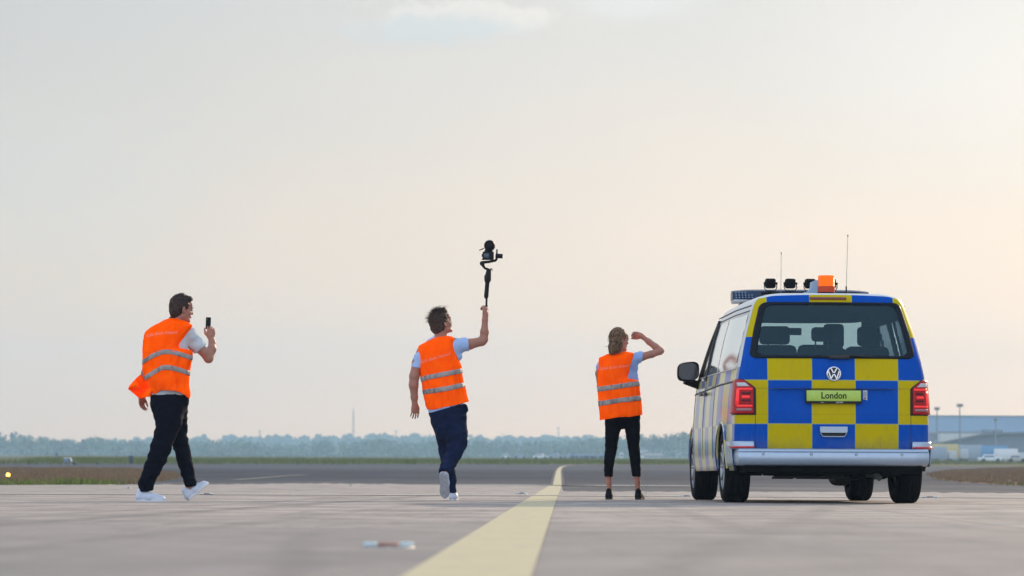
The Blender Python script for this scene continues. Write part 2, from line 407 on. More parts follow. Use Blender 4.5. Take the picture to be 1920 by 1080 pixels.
fgm = [mat('meadow_green', (.095, .125, .002), .9, var=.4, vscale=.2), mat('meadow_brown', (.14, .115, .02), .9, var=.3, vscale=.2), mat('meadow_pale', (.15, .17, .015), .9, var=.3, vscale=.2)]
FGv = [p for p in FG[:2]]+[(90, 620), (-90, 620)]
blades('meadow_grass', FGv, 60000, .25, .6, fgm, 'green and brown meadow in a band before the far woods', 9, lambda X, Y: np.clip(.95-(Y-310)/260, .2, .9), .08)

# ------------------------------------------------------------------ far woods
def interp(x, pts):
    a = np.array(pts, float); return np.interp(x, a[:, 0], a[:, 1])
TL = [(-200, 806), (0, 812), (25, 808), (57, 813), (100, 818), (147, 822), (175, 815), (217, 822), (240, 820), (270, 824), (340, 823), (400, 822), (430, 824), (460, 822), (482, 824), (505, 830), (525, 827), (550, 831),
      (580, 827), (610, 822), (625, 826), (650, 825), (675, 826), (700, 814), (722, 820), (750, 826), (775, 827), (797, 820), (840, 822), (877, 823), (899, 819), (931, 824), (948, 821), (972, 826), (1009, 823),
      (1036, 824), (1070, 823), (1119, 817), (1160, 815), (1207, 812), (1232, 813), (1286, 807), (1320, 806), (1500, 815), (1760, 822), (2100, 820)]
def crowns(name, D, top, base, step, label, mats_, seed, quad=1.1, rsz=(3.0, 6.0)):
    rs = np.random.RandomState(seed); V = []; n_tot = 0; MI = []
    pxs = np.arange(-150, 2100, step)
    for px in pxs:
        for lay in range(3):
            Y = D+rs.uniform(-60, 60)+lay*40-60; p = px+rs.uniform(-step, step)
            tp = interp(p, top)+rs.uniform(0, 5) + (0 if lay == 2 else rs.uniform(1, 16))
            T = W(p, tp, Y); zb = gz(Y)-.5
            r = rs.uniform(*rsz); rz = r*rs.uniform(.8, 1.1)
            c = np.array([T.x, Y, T.z-rz]); nq = int(80*(r/4.5)**2)
            # leaf clumps over several lobes, then a skirt down to the ground
            lob = rs.normal(0, .45, (6, 3)); li = rs.randint(0, 6, nq)
            d = rs.normal(size=(nq, 3)); d /= np.linalg.norm(d, axis=1)[:, None]
            q = (lob[li]*.55+d*rs.uniform(.45, .72, (nq, 1)))*np.array([r, r, rz])+c
            ns = nq//2; s = np.c_[rs.normal(c[0], r*.6, ns), rs.normal(c[1], r*.5, ns), rs.uniform(zb, max(zb+1, c[2]), ns)]
            q = np.r_[q, s]; q[:, 2] = np.minimum(q[:, 2], T.z+rs.uniform(-.3, .5, len(q)))
            n = len(q); a = rs.normal(size=(n, 3)); a /= np.linalg.norm(a, axis=1)[:, None]; b = np.cross(a, rs.normal(size=(n, 3))); b /= np.linalg.norm(b, axis=1)[:, None]
            z = (rs.uniform(.6, 1.3, n)*quad)[:, None]
            V.append(np.stack([q-a*z, q-b*z*.8, q+a*z, q+b*z*.8], 1).reshape(-1, 3)); MI.append(rs.choice(3, n, p=[.5, .3, .2]) if rs.rand() < .6 else np.full(n, rs.randint(0, 3)))
    V = np.concatenate(V); f = np.arange(len(V)).reshape(-1, 4)
    o = rawmesh(name, V, f, mats_, smooth=False, mats_idx=np.concatenate(MI))
    return tag(o, label, 'woodland', kind='stuff')
wm = [mat('wood_leaves', (.065, .125, .065), .8, var=.5, vscale=.1), mat('pale_leaves', (.105, .17, .085), .8, var=.4, vscale=.1), mat('dark_leaves', (.045, .09, .055), .8, var=.4, vscale=.1)]
crowns('far_woods', 1750, TL, 856, 8, 'hazy blue green woods along the whole horizon', wm, 11, .8, (2.0, 4.2))
TL2 = [(-200, 830), (100, 826), (300, 819), (420, 814), (560, 812), (700, 813), (820, 811), (900, 816), (1000, 815), (1100, 817), (1300, 820), (2100, 830)]
crowns('farther_ridge', 2850, TL2, 850, 17, 'very pale wooded ridge behind the woods', wm[:1]*3, 12, 2.2, (5, 9))

# ------------------------------------------------------------------ masts and pylons far off
steel = mat('far_steel', (.16, .18, .20), .6)
def mast(px, pt, Y, wpx, label, cat='mast', kind='mast', arms=0):
    b = W(px, 858, Y); z0 = gz(Y)-.2; z1 = W(px, pt, Y).z; r = wpx/2*Y/F
    o = empty('radio_mast' if not arms else 'power_pylon', (b.x, Y, z0))
    H = z1-z0; m = MB(); n = 8
    for s in (-1, 1):
        for q in (-1, 1): m.tube([(s*r, q*r, 0), (s*r*.35, q*r*.35, H)], r*.14, 5)
    for k in range(n):
        a, b2 = k/n, (k+1)/n; ra, rb = r*(1-.65*a), r*(1-.65*b2)
        for s in (-1, 1):
            m.tube([(-ra*s, -ra, H*a), (rb*s, -rb, H*b2)], r*.08, 4); m.tube([(-ra*s, ra, H*a), (rb*s, rb, H*b2)], r*.08, 4)
            m.tube([(-ra, -ra*s, H*a), (-rb, rb*s, H*b2)], r*.08, 4); m.tube([(ra, -ra*s, H*a), (rb, rb*s, H*b2)], r*.08, 4)
    m.build('lattice', steel, o)
    if arms:
        for k in range(arms): MB().tube([(-r*(2.6-k*.5), 0, H*(.95-.17*k)), (r*(2.6-k*.5), 0, H*(.95-.17*k))], r*.16, 5).build('cross_arm', steel, o)
    else: MB().tube([(0, 0, H), (0, 0, H*1.06)], r*.2, 5).build('antenna', steel, o)
    return tag(o, label, cat, 'masts and pylons on the horizon')
mast(662, 770, 2100, 5.0, 'tall thin grey mast rising over the woods between the two men')
mast(487, 806, 2500, 4, 'short hazy pylon over the woods right of the walking man with the phone', 'pylon', arms=2)
mast(742, 806, 2500, 4, 'faint pylon over the woods just left of the man with the camera pole', 'pylon', arms=2)
mast(1047, 800, 2600, 4, 'faint pylon over the woods above the bend of the yellow line', 'pylon', arms=2)
mast(943, 812, 2700, 3, 'very faint low pylon right of the man with the camera pole', 'pylon', arms=2)

# ------------------------------------------------------------------ airport buildings right of the van
def bx(px0, px1, py0, py1, Y, dep):
    a = W(px0, py0, Y); b = W(px1, py1, Y); return (a.x+b.x)/2, Y+dep/2, (a.z+b.z)/2, b.x-a.x, dep, a.z-b.z
def building(name, px0, px1, py0, Y, dep, wallm, label, cat='building', rails=True, windows=None, roofm=None):
    a, b = W(px0, py0, Y), W(px1, py0, Y); z0 = gz(Y)-.3; H = a.z-z0; o = empty(name, ((a.x+b.x)/2, Y+dep/2, z0)); wd_ = b.x-a.x
    MB().box((0, 0, H/2), (wd_, dep, H)).build('wall', wallm, o, False)
    MB().box((0, 0, H+.25), (wd_+.6, dep+.6, .5), bev=.1).build('roof', roofm or mat('grey_roof', (.20, .22, .25), .6), o, False)
    if windows:
        n, zf0, zf1 = windows; cw = wd_/n
        for k in range(n):
            w_ = MB().box((-wd_/2+cw*(k+.5), -dep/2-.05, H*(zf0+zf1)/2), (cw*.72, .1, H*(zf1-zf0))).build('window', mat('far_glass', (.10, .16, .22), .15, spec=.8), o, False)
    return tag(o, label, cat)
hang = mat('hangar_cladding', (.24, .36, .54), .6, var=.06, vscale=.3)
building('hangar', 1640, 2150, 780.5, 1150, 70, hang, 'long blue grey hangar filling the horizon right of the van')
building('terminal_hall', 1700, 1766, 816, 1000, 30, mat('grey_cladding', (.22, .24, .28), .6), 'low grey hall right behind the edge of the van', windows=(5, .3, .6))
building('freight_shed', 1764, 1834, 811.5, 990, 25, mat('white_cladding', (.62, .62, .60), .6), 'long white flat shed before the hangar', windows=(7, .15, .35))
def slope_roof():
    Y = 900; a, b, c = W(1775, 832, Y), W(1845, 816, Y), W(2150, 806, Y); z0 = gz(Y)-.3
    o = empty('terminal_pier', (a.x, Y, z0)); m = MB()
    m.prism([(0, 0), (c.x-a.x, 0), (c.x-a.x, c.z-z0), (b.x-a.x, b.z-z0), (0, a.z-z0)], 0, 28)
    m.build('wall', mat('pier_cladding', (.13, .16, .21), .5, var=.15, vscale=.2), o, False)
    m = MB(); m.prism([(-1, a.z-z0), (b.x-a.x, b.z-z0), (c.x-a.x, c.z-z0), (c.x-a.x, c.z-z0+.6), (b.x-a.x, b.z-z0+.6), (-1, a.z-z0+.6)], -1.5, 29)
    m.build('roof', mat('pier_roof', (.13, .135, .15), .7), o, False)
    for k in range(12): MB().box((3+k*4.2, -.05, 2.6), (2.6, .1, 1.6)).build('window', mat('far_glass'), o, False)
    for k, px in enumerate((1858, 1879)):
        q = W(px, 813, Y); MB().box((q.x-a.x, 8, q.z-z0), (3.5-.8*k, 4, 2.6), bev=.3).build('roof_plant', mat('pier_cladding'), o)
    tag(o, 'dark terminal pier whose roof climbs to the right, before the hangar', 'building')
slope_roof()
def floodmast(px, pt, Y, label, wpx=10):
    b = W(px, 858, Y); z0 = gz(Y)-.2; H = W(px, pt, Y).z-z0; r = 1.4*Y/F
    o = empty('floodlight_mast', (b.x, Y, z0))
    MB().tube([(0, 0, 0), (0, 0, H)], [r*1.1, r*.7], 10).build('pole', mat('mast_steel', (.16, .19, .22), .5), o)
    h = wpx/2*Y/F; m = MB().box((0, 0, H), (2*h, .3, .35))
    m.build('crossbar', mat('mast_steel'), o)
    for k in range(5): MB().box((-h+(k+.5)*h*.4, -.3, H+.25), (h*.28, .5, .7), rx=.4, bev=.05).build('floodlight', mat('mast_steel'), o)
    tag(o, label, 'light mast', 'floodlight masts by the terminal')
floodmast(1757, 767.5, 820, 'thin floodlight mast nearest to the side of the van')
floodmast(1800, 761.5, 780, 'tallest floodlight mast, second from the van', 12)
floodmast(1867, 788, 880, 'shortest floodlight mast, standing over the terminal pier', 6)
# apron vehicles and boxes below the terminal
def far_vehicle(px, pb, Y, L, H, body, label, cat='van', rz=0.0, boxy=True):
    p = W(px, pb, Y); z0 = gz(Y); o = empty('service_truck' if boxy else 'parked_car', (p.x, Y, z0), rz)
    m = MB()
    if boxy:
        m.box((-L*.12, 0, H*.58), (L*.72, 2.2, H*.78), bev=.08); m.build('cargo_box', body, o)
        MB().box((L*.38, 0, H*.42), (L*.22, 2.1, H*.55), bev=.2, taper=.85).build('cab', mat('truck_cab', (.45, .47, .5), .4), o)
    else:
        m.box((0, 0, H*.36), (L, 1.8, H*.42), bev=.15); m.box((-L*.05, 0, H*.72), (L*.55, 1.6, H*.42), bev=.15, taper=.8); m.build('body', body, o)
        MB().box((-L*.05, 0, H*.72), (L*.5, 1.64, H*.25), bev=.05, taper=.85).build('window', mat('far_glass'), o)
    for x in (-L*.3, L*.32):
        for y in (-.9, .9): MB().lathe([(0, -.12), (.38, -.12), (.38, .12), (0, .12)], (x, y, .38), 'Y', 14).build('wheel', mat('tyre_rubber', (.005, .005, .006), .85, spec=.12), o)
    tag(o, label, cat)
wv = mat('white_vehicle_paint', (.75, .76, .78), .35); yv = mat('yellow_vehicle_paint', (.62, .48, .18), .4); bv = mat('blue_vehicle_paint', (.10, .28, .50), .4); gv = mat('grey_vehicle_paint', (.30, .36, .44), .4)
for px, pb, Y, L, H, m_, lb, ct, bxy in (
    (1778, 858, 700, 9, 4.0, yv, 'cream service truck just right of the van, under the floodlight masts', 'truck', True),
    (1757, 859, 640, 8, 3.2, gv, 'grey blue lorry at the edge of the van', 'truck', True),
    (1828, 857, 720, 7, 3.9, gv, 'grey truck with its pale roof under the middle of the pier roof', 'truck', True),
    (1872, 859, 690, 8, 3.6, bv, 'bright blue service truck before the terminal pier', 'truck', True),
    (1856, 861, 600, 4.4, 1.6, wv, 'white car left of the bright blue truck', 'car', False),
    (1893, 861, 610, 6, 2.7, wv, 'white box truck right of the bright blue truck', 'truck', True),
    (1905, 861, 560, 3.6, 1.5, mat('beige_vehicle_paint', (.5, .45, .4), .4), 'beige car at the right end of the apron row', 'car', False),
    (948, 856.5, 900, 2.5, 1.5, wv, 'tiny bright white car before the woods right of the camera man', 'car', False),
    (1013, 856.5, 950, 4.5, 1.6, wv, 'tiny white car left of the bend of the yellow line', 'car', False),
    (1042, 857, 960, 5, 1.6, gv, 'tiny grey car over the bend of the yellow line', 'car', False),
    (975, 857, 930, 4, 1.4, gv, 'tiny grey car between the two tiny white cars', 'car', False)):
    far_vehicle(px, pb, Y, L, H, m_, lb, ct, boxy=bxy)
for k in range(9):
    far_vehicle(1066+k*9+random.uniform(-2, 2), 857.5, 1000, random.uniform(3, 4.6), 1.5, random.choice([gv, bv, wv, gv]), 'one of a tiny hazy row of cars left of the woman', 'car', boxy=False)
for o in [o for o in C.objects if o.get('label') == 'one of a tiny hazy row of cars left of the woman']: o['group'] = 'hazy row of cars beside the woman'
building('far_office', 1199, 1215, 844, 1500, 12, mat('white_cladding'), 'small white block before the woods right of the woman', windows=(3, .4, .7))
building('low_depot', 1209, 1242, 849.5, 1300, 12, mat('beige_cladding', (.55, .52, .48), .6), 'low beige depot before the woods between the woman and the van', windows=(6, .3, .6))
building('white_hut', 1162, 1169, 848.5, 1300, 5, mat('white_cladding'), 'narrow white hut seen between the legs of the woman', windows=(1, .4, .7))

# ------------------------------------------------------------------ small airfield equipment
def gpos(px, py): return G(px, py)
p = gpos(15, 903); o = empty('taxiway_edge_light', p)
MB().lathe([(.06, 0), (.06, .02), (.022, .025), (.022, .10)], n=16).build('stem', mat('yellow_fixture_paint', (.6, .42, .05), .5), o)
MB().lathe([(.05, .10), (.055, .13), (.05, .15)], n=20).build('collar', mat('dark_fixture', (.03, .03, .03), .5), o)
MB().lathe([(.048, .15), (.056, .19), (.045, .225), (.02, .243), (0, .247)], n=20).build('lamp_dome', mat('lit_yellow_lamp', (.9, .6, .1), .3, emit=((1.0, .52, .07), 5.0)), o)
tag(o, 'glowing yellow edge light in the grass at the left border', 'light')
p = gpos(106, 863.5); o = empty('marker_post', p)
MB().box((0, 0, .45), (.09, .06, .9), bev=.01).build('post', mat('blue_post', (.05, .13, .25), .5), o)
MB().box((0, -.04, .78), (.30, .03, .22), bev=.01).build('board', mat('blue_post'), o)
tag(o, 'thin dark blue marker post in the far meadow on the left', 'post')
def approach_unit(px, py, s, label, dark=False):
    o = empty('approach_light_unit', gpos(px, py)); d = mat('unit_blue_grey', (.16, .24, .32), .5); wt = mat('unit_white', (.75, .77, .78), .5)
    MB().box((0, 0, .36*s), (.62*s, .5*s, .26*s), bev=.03*s, taper=.8).build('housing', d, o)
    MB().box((-.05*s, 0, .53*s), (.50*s, .55*s, .06*s), bev=.01).build('hood', wt, o)
    for x in (-.3, .3): MB().tube([(x*s*1.1, 0, 0), (x*s*.8, 0, .28*s)], .04*s, 8).build('leg', d, o)
    MB().lathe([(.07*s, -.32*s), (.07*s, -.24*s)], (0.12*s, 0, .38*s), 'Y', 16).build('lens', mat('far_glass'), o)
    tag(o, label, 'light unit')
approach_unit(127, 871.8, .95, 'white topped blue grey light unit on legs beside the far taxiway')
o = empty('cable_box', gpos(138.5, 871.6)); MB().box((0, 0, .11), (.26, .2, .22), bev=.03).build('case', mat('dark_fixture'), o); MB().box((0, 0, .23), (.29, .23, .03), bev=.01).build('lid', mat('unit_blue_grey'), o)
tag(o, 'small dark box right beside the white topped light unit', 'box')
o = empty('guidance_sign', gpos(246, 870.6))
MB().box((0, 0, .38), (.34, .12, .56), bev=.02).build('panel', mat('sign_back', (.022, .050, .062), .5), o)
for x in (-.12, .12): MB().tube([(x, 0, 0), (x, 0, .12)], .02, 8).build('leg', mat('dark_fixture'), o)
MB().box((0, 0, .69), (.30, .16, .06), bev=.01).build('cap', mat('unit_blue_grey'), o)
tag(o, 'dark upright sign panel on the far side of the left verge', 'sign')
o = empty('cable_marker', gpos(184, 872)); MB().lathe([(.05, 0), (.05, .02), (.025, .03), (.025, .3), (0, .33)], n=12).build('stub', mat('dark_fixture'), o)
MB().box((0, 0, .26), (.12, .03, .07)).build('tab', mat('unit_blue_grey'), o); tag(o, 'tiny dark stub between the light unit and the dark sign', 'post')
def shrub(px, py, r, label):
    b = G(px, py); rs = np.random.RandomState(int(px)); n = 500
    o = empty('shrub', b); q = rs.normal(size=(n, 3)); q /= np.linalg.norm(q, axis=1)[:, None]; q *= rs.uniform(.4, 1, (n, 1))*r*(1+.3*rs.rand(n, 1)); q[:, 2] = np.abs(q[:, 2])*1.1+r*.3
    a = rs.normal(size=(n, 3))*.12*r; c = rs.normal(size=(n, 3))*.12*r
    ob = rawmesh('foliage', np.stack([q-a, q-c, q+a, q+c], 1).reshape(-1, 3), np.arange(n*4).reshape(-1, 4), wm[2], o, False)
    MB().tube([(0, 0, 0), (.05*r, 0, r*.6), (0, .1*r, r)], [.1*r, .07*r, .04*r], 6).build('stem', mat('bark', (.09, .06, .04), .9), o)
    tag(o, label, 'shrub')
shrub(408, 855, 1.5, 'small dark shrub right of the walking man on the meadow edge')
shrub(456, 855, 1.6, 'dark round shrub, right one of two on the meadow edge')
def inset(px, py, r, label, red=False, rz=0.0):
    o = empty('inset_ground_light', G(px, py)-Vector((0, 0, .007)), rz)
    MB().lathe([(r, .001), (r, .006), (r*.93, .012), (r*.5, .015), (0, .0155)], n=36).build('ring', mat('cast_ring', (.34, .29, .26), .5, .3, var=.3), o)
    MB().box((0, 0, .018), (r*.7, r*1.2, .012), bev=.003).build('cover', mat('rusty_cover', (.30, .15, .11), .7, var=.3) if red else mat('cast_cover', (.08, .075, .075), .5), o)
    for s in (-1, 1): MB().box((s*r*.66, 0, .017), (r*.50, r*.55, .018), bev=.005).build('lens', mat('inset_lens', (.50, .62, .64), .4, spec=.4), o)
    tag(o, label, 'ground light', 'lights sunk in the apron')
inset(728, 1027, .092, 'near blurred sunk light with pale lenses and a rusty middle, left of the yellow line', True)
inset(978, 926, .085, 'sunk ground light with a dark middle, close left of the yellow line')
inset(1287, 931.5, .085, 'sunk ground light just left of the front wheel of the van')
inset(1743, 933.5, .095, 'sunk ground light just right of the rear wheel of the van')
inset(388, 927.5, .085, 'sunk ground light behind the raised white shoe')
inset(241, 916, .05, 'small dark sunk light at the verge left of the walking man')
inset(658, 911, .06, 'dark sunk light far back between the two men')
# ------------------------------------------------------------------ van
def lerp_t(tab, z):
    xs = [t_[0] for t_ in tab]; ys = [t_[1] for t_ in tab]; return float(np.interp(z, xs, ys))
WT = [(.2, .86), (.3, .895), (.45, .912), (.6, .915), (.75, .912), (.95, .900), (1.1, .885), (1.2, .872), (1.30, .852), (1.45, .822), (1.6, .788), (1.737, .748), (1.85, .716), (1.90, .690), (1.925, .655), (1.945, .585), (1.962, .49), (1.975, .37), (1.985, .2), (1.99, .02)]
YR = [(.2, .06), (.45, .02), (.8, .005), (1.1, .005), (1.33, .03), (1.6, .115), (1.86, .205), (1.90, .213), (1.925, .220), (1.945, .235), (1.954, .262), (1.962, .36), (1.975, .70), (1.985, 1.1), (1.99, 1.6)]
YF = [(.2, 4.78), (.45, 4.88), (.7, 4.86), (.95, 4.74), (1.08, 4.45), (1.18, 4.08), (1.5, 3.66), (1.86, 3.18), (1.90, 3.08), (1.925, 3.0), (1.945, 2.9), (1.962, 2.75), (1.975, 2.5), (1.985, 2.1), (1.99, 1.65)]
XC = .83
def sm(a, b, x):
    t = min(1, max(0, (x-a)/(b-a))); return t*t*(3-2*t)
def rec(x, z):
    if z > 1.060: return 0.0
    return .030*sm(.78, 1.052, z)*(1-sm(.52, .60, abs(x))) 
def yrear(xi, z, w_=None):
    w = lerp_t(WT, z); x = w*xi; a = abs(xi)
    y = lerp_t(YR, z)+.07*xi*xi
    if a > XC: e = min(1, (a-XC)/(1-XC)); y += .13*(1-math.sqrt(max(0, 1-e*e)))
    return y+rec(x, z)
def yfront(xi, z):
    a = abs(xi); y = lerp_t(YF, z)-.22*xi*xi
    if a > .78: e = min(1, (a-.78)/.22); y -= .30*(1-math.sqrt(max(0, 1-e*e)))
    return y
def wid(z, y):
    w = lerp_t(WT, z); k = 1 if z < 1.9 else max(0, (1.99-z)/.09)
    w += (.042*sm(.25, 1.5, y)-.10*sm(3.6, 4.9, y)*(1 if z < 1.3 else .5))*k
    if .9 < z < 1.2: pass
    return w
def rp(xi, z, off=0.0):
    """point on the rear face, pushed out by off"""
    w = lerp_t(WT, z); p = Vector((w*xi, yrear(xi, z), z))
    if off:
        e = 1e-3
        du = Vector((lerp_t(WT, z)*(xi+e), yrear(min(1, xi+e), z), z))-Vector((lerp_t(WT, z)*(xi-e), yrear(xi-e, z), z))
        z1, z2 = z+.004, z-.004
        dv = Vector((lerp_t(WT, z1)*xi, yrear(xi, z1)-rec(lerp_t(WT, z1)*xi, z1), z1))-Vector((lerp_t(WT, z2)*xi, yrear(xi, z2)-rec(lerp_t(WT, z2)*xi, z2), z2))
        n = du.cross(dv).normalized(); p += n*off
    return p
def rpx(x, z, off=0.0): return rp(x/lerp_t(WT, z), z, off)
def sp(y, z, s=-1, off=0.0):
    """point on a side (s=-1 left), y measured along the van"""
    p = Vector((s*wid(z, y), y, z))
    if off:
        e = .004
        du = Vector((s*wid(z, y+e), y+e, z))-Vector((s*wid(z, y-e), y-e, z)); dv_ = Vector((s*wid(z+e, y), y, z+e))-Vector((s*wid(z-e, y), y, z-e))
        n = du.cross(dv_).normalized()
        if n.x*s < 0: n = -n
        p += n*off
    return p
XR = sorted(set([i/24 for i in range(0, 20)]+[XC, .855, .88, .905, .93, .955, .975, .99, 1.0]))
XR = [-x for x in XR[:0:-1]]+XR
ZR = [.30, .36, .42, .47, .52, .57, .62, .67, .70, .734, .77, .81, .85, .89, .93, .97, 1.01, 1.045, 1.058, 1.0605, 1.08, 1.11, 1.138, 1.17, 1.20, 1.235, 1.27, 1.30, 1.333, 1.36, 1.41, 1.47, 1.542, 1.61, 1.68, 1.75, 1.80, 1.84, 1.868, 1.89, 1.91, 1.925, 1.935, 1.945, 1.954, 1.962, 1.969, 1.975, 1.98, 1.985, 1.99]
ZS = [i/70 for i in range(71)]
XF = [i/14 for i in range(0, 15)]; XF = [-x for x in XF[:0:-1]]+XF
AR = [(.995, .355, .40), (3.995, .355, .40)]      # wheel arches: y, z, radius
def van():
    root = empty('marked_van', (2.975, 28.80, 0), R(2.0))
    tag(root, 'van in blue and yellow squares with rooftop lamps and a green plate', 'van')
    paint = mat('van_paint', rough=.40, spec=.06, coat=.12, fn=m_van)
    liner = mat('van_trim_inside', (.018, .020, .023), .8)
    # shell: rows of closed rings
    nr, ns, nf = len(XR), len(ZS), len(XF)
    V = []; info = []
    for z in ZR:
        row = []
        for xi in XR: row.append((rp(xi, z), ('r', xi)))
        yr1, yf1 = yrear(1, z), yfront(1, z)
        for t_ in ZS[1:-1]:
            y = yr1+(yf1-yr1)*t_; row.append((Vector((wid(z, y), y, z)), ('R', y)))
        wf = wid(z, yf1)
        for xi in XF[::-1]: row.append((Vector((wf*xi, yfront(xi, z), z)), ('f', xi)))
        for t_ in ZS[1:-1][::-1]:
            y = yr1+(yf1-yr1)*t_; row.append((Vector((-wid(z, y), y, z)), ('L', y)))
        V.append([r_[0] for r_ in row]); info.append([r_[1] for r_ in row])
    N = len(V[0]); bm = bmesh.new(); bv = [[bm.verts.new(p) for p in row] for row in V]
    for i in range(len(ZR)-1):
        for k in range(N):
            k2 = (k+1) % N; c = (V[i][k]+V[i][k2]+V[i+1][k]+V[i+1][k2])/4
            tp = info[i][k][0]; tp2 = info[i][k2][0]; z0, z1 = ZR[i], ZR[i+1]
            cut = False
            if tp == 'r' and tp2 == 'r' and z0 >= 1.359 and z1 <= 1.841 and max(abs(info[i][k][1]), abs(info[i][k2][1])) <= .856: cut = True
            if tp in 'RL' and tp2 in 'RL' and z0 >= 1.269 and z1 <= 1.751:
                fr = lerp_t(YF, c.z)-.62
                for a, b in ((.42, 1.62), (1.78, 2.62), (2.74, fr)):
                    if a < c.y < b: cut = True
            if tp == 'f' and z0 >= 1.235 and z1 <= 1.841 and abs(c.x) < wid(c.z, 3.5)*.93: cut = True
            for ay, az, ar in AR:
                if (c.y-ay)**2+(c.z-az)**2 < ar*ar and tp in 'RL': cut = True
                if tp == 'r' or tp == 'f': pass
            if tp == 'r' and z1 < .44: cut = True
            if not cut: bm.faces.new((bv[i][k], bv[i][k2], bv[i+1][k2], bv[i+1][k]))
    bm.faces.new(bv[-1])
    for v in bm.verts:      # round the wheel arches
        if abs(v.co.x) > .6 and v.co.z > .3005:
            for ay, az, ar in AR:
                d = Vector((v.co.y-ay, v.co.z-az)); r_ = d.length
                if v.is_boundary and abs(r_-ar) < .07 and r_ > 1e-3: v.co.y, v.co.z = ay+d.x/r_*ar, az+d.y/r_*ar; v.co.x *= 1.008
    bmesh.ops.recalc_face_normals(bm, faces=bm.faces)
    me = bpy.data.meshes.new('body'); bm.to_mesh(me); bm.free(); me.materials.append(paint); me.materials.append(liner)
    me.polygons.foreach_set('use_smooth', [True]*len(me.polygons)); me.set_sharp_from_angle(angle=R(50))
    body = link('body', me, root); so_ = body.modifiers.new('s', 'SOLIDIFY'); so_.thickness = .025; so_.offset = -1; so_.material_offset = 1; so_.material_offset_rim = 1
    # ---- panels that follow the body
    def patch(name, fn, us, vs, m, parent=root, thick=.003, keep=None):
        """grid patch over fn(u, v)"""
        vv = [fn(u, v) for v in vs for u in us]; n = len(us)
        fs = [(j*n+i, j*n+i+1, (j+1)*n+i+1, (j+1)*n+i) for j in range(len(vs)-1) for i in range(n-1)]
        if keep: fs = [f for f in fs if keep(*[sum(x)/4 for x in zip(*[(us[q % n], vs[q//n]) for q in f])])]
        me = bpy.data.meshes.new(name); me.from_pydata(vv, [], fs); me.materials.append(m)
        me.polygons.foreach_set('use_smooth', [True]*len(me.polygons)); o = link(name, me, parent)
        if thick: q = o.modifiers.new('s', 'SOLIDIFY'); q.thickness = thick; q.offset = 0
        return o
    lin = lambda a, b, n: [a+(b-a)*i/(n-1) for i in range(n)]
    glass = mat_glass('rear_glass', (.36, .52, .58)); sglass = mat_glass('side_glass', (.35, .40, .42)); frit = mat('black_glass_edge', (.003, .006, .012), .35, spec=.15)
    zb, zt, ub = 1.338, 1.868, .915
    def rg(u, v):   # rounded window outline, u,v in -1..1
        return rp(u*ub, zb+(zt-zb)*(v+1)/2, .006)
    us = lin(-1, 1, 73); vs = lin(-1, 1, 41)
    def rr(u, v, mu, mv, r, ru=None):
        a = (abs(u)-(1-mu)); b = (abs(v)-(1-mv)); ru = ru or r*.45
        if a > 0 or b > 0: return False
        a = (abs(u)-(1-mu-ru))/ru; b = (abs(v)-(1-mv-r))/r
        return not (a > 0 and b > 0 and a*a+b*b > 1)
    def snapfn(mu, mv, r, inner):
        ru = r*.45
        def f(u, v):
            a = (abs(u)-(1-mu-ru))/ru; b = (abs(v)-(1-mv-r))/r
            if a > 0 and b > 0:
                l = math.hypot(a, b)
                if l > 1: a, b = a/l, b/l; return (math.copysign(1-mu-ru+a*ru, u), math.copysign(1-mv-r+b*r, v))
            return (u, v)
        return f
    so1 = snapfn(0, 0, .22, False)
    fr_o = patch('rear_window', lambda u, v: rg(*so1(u, v)), us, vs, frit, thick=.004, keep=lambda u, v: not rr(u, v, .085, .115, .17))
    gi = snapfn(.05, .085, .16, True)
    pane = patch('pane', lambda u, v: rp(gi(u*.952, v*.915)[0]*ub, zb+(zt-zb)*(gi(u*.952, v*.915)[1]+1)/2, .002), us, vs, glass, parent=fr_o, thick=0)
    # heater wires are too fine; wiper and its motor cover
    m = MB(); m.tube([rpx(.03, 1.352, .03), rpx(.16, 1.357, .035), rpx(.33, 1.350, .028)], [.012, .009, .006], 8)
    m.tube([rpx(-.10, 1.350, .022), rpx(.12, 1.366, .022), rpx(.36, 1.352, .018)], [.006, .008, .005], 6)
    m.build('rear_wiper', mat('wiper_black', (.010, .010, .012), .5), root)
    q = rpx(.05, 1.350, .0); MB().box(q+Vector((0, -.018, 0)), (.20, .05, .035), bev=.012).build('wiper_cover', mat('wiper_black'), root)
    # third brake light
    q = patch('brake_light', lambda x, z: rpx(x, z, .006), lin(-.195, .145, 12), lin(1.893, 1.914, 3), mat('dark_red_lens', (.16, .006, .010), .2, spec=.6, coat=.5), thick=.012)
    # tail lights
    red = mat('red_lens', (.40, .004, .010), .3, spec=.2, coat=.12); brt = mat('bright_red_lens', (.85, .030, .035), .3, spec=.2, coat=.1, emit=((1, .05, .04), .30)); drk = mat('deep_red_lens', (.11, .002, .006), .3, spec=.2, coat=.1)
    clr = mat('clear_lens', (.46, .45, .50), .12, spec=.8, coat=.5); blk = mat('gap_black', (.006, .006, .007), .6)
    for s in (-1, 1):
        def outline(u, v):       # u 0 inner..1 outer, v 0 bottom..1 top
            z = .826+(1.139-.826)*v
            xi = (.738-(0 if v < .78 else -.0)*0)/lerp_t(WT, z)
            if v > .77: xi += .10*((v-.77)/.23)
            return xi, z
        def tl(u, v, off):
            xi, z = outline(u, v); a = xi+(1.0-xi)*min(1, u/.72)
            if u <= .72: return rp_s(s*a, z, off)
            return sp(yrear(1, z)+(u-.72)/.28*.12, z, s, off)
        def rp_s(xi, z, off):
            p = rp(min(.9995, abs(xi)), z, off); p.x *= s; return p
        lamp = patch('tail_light', lambda u, v: tl(u, v, .010), lin(0, 1, 26), lin(0, 1, 22), red, thick=.02)
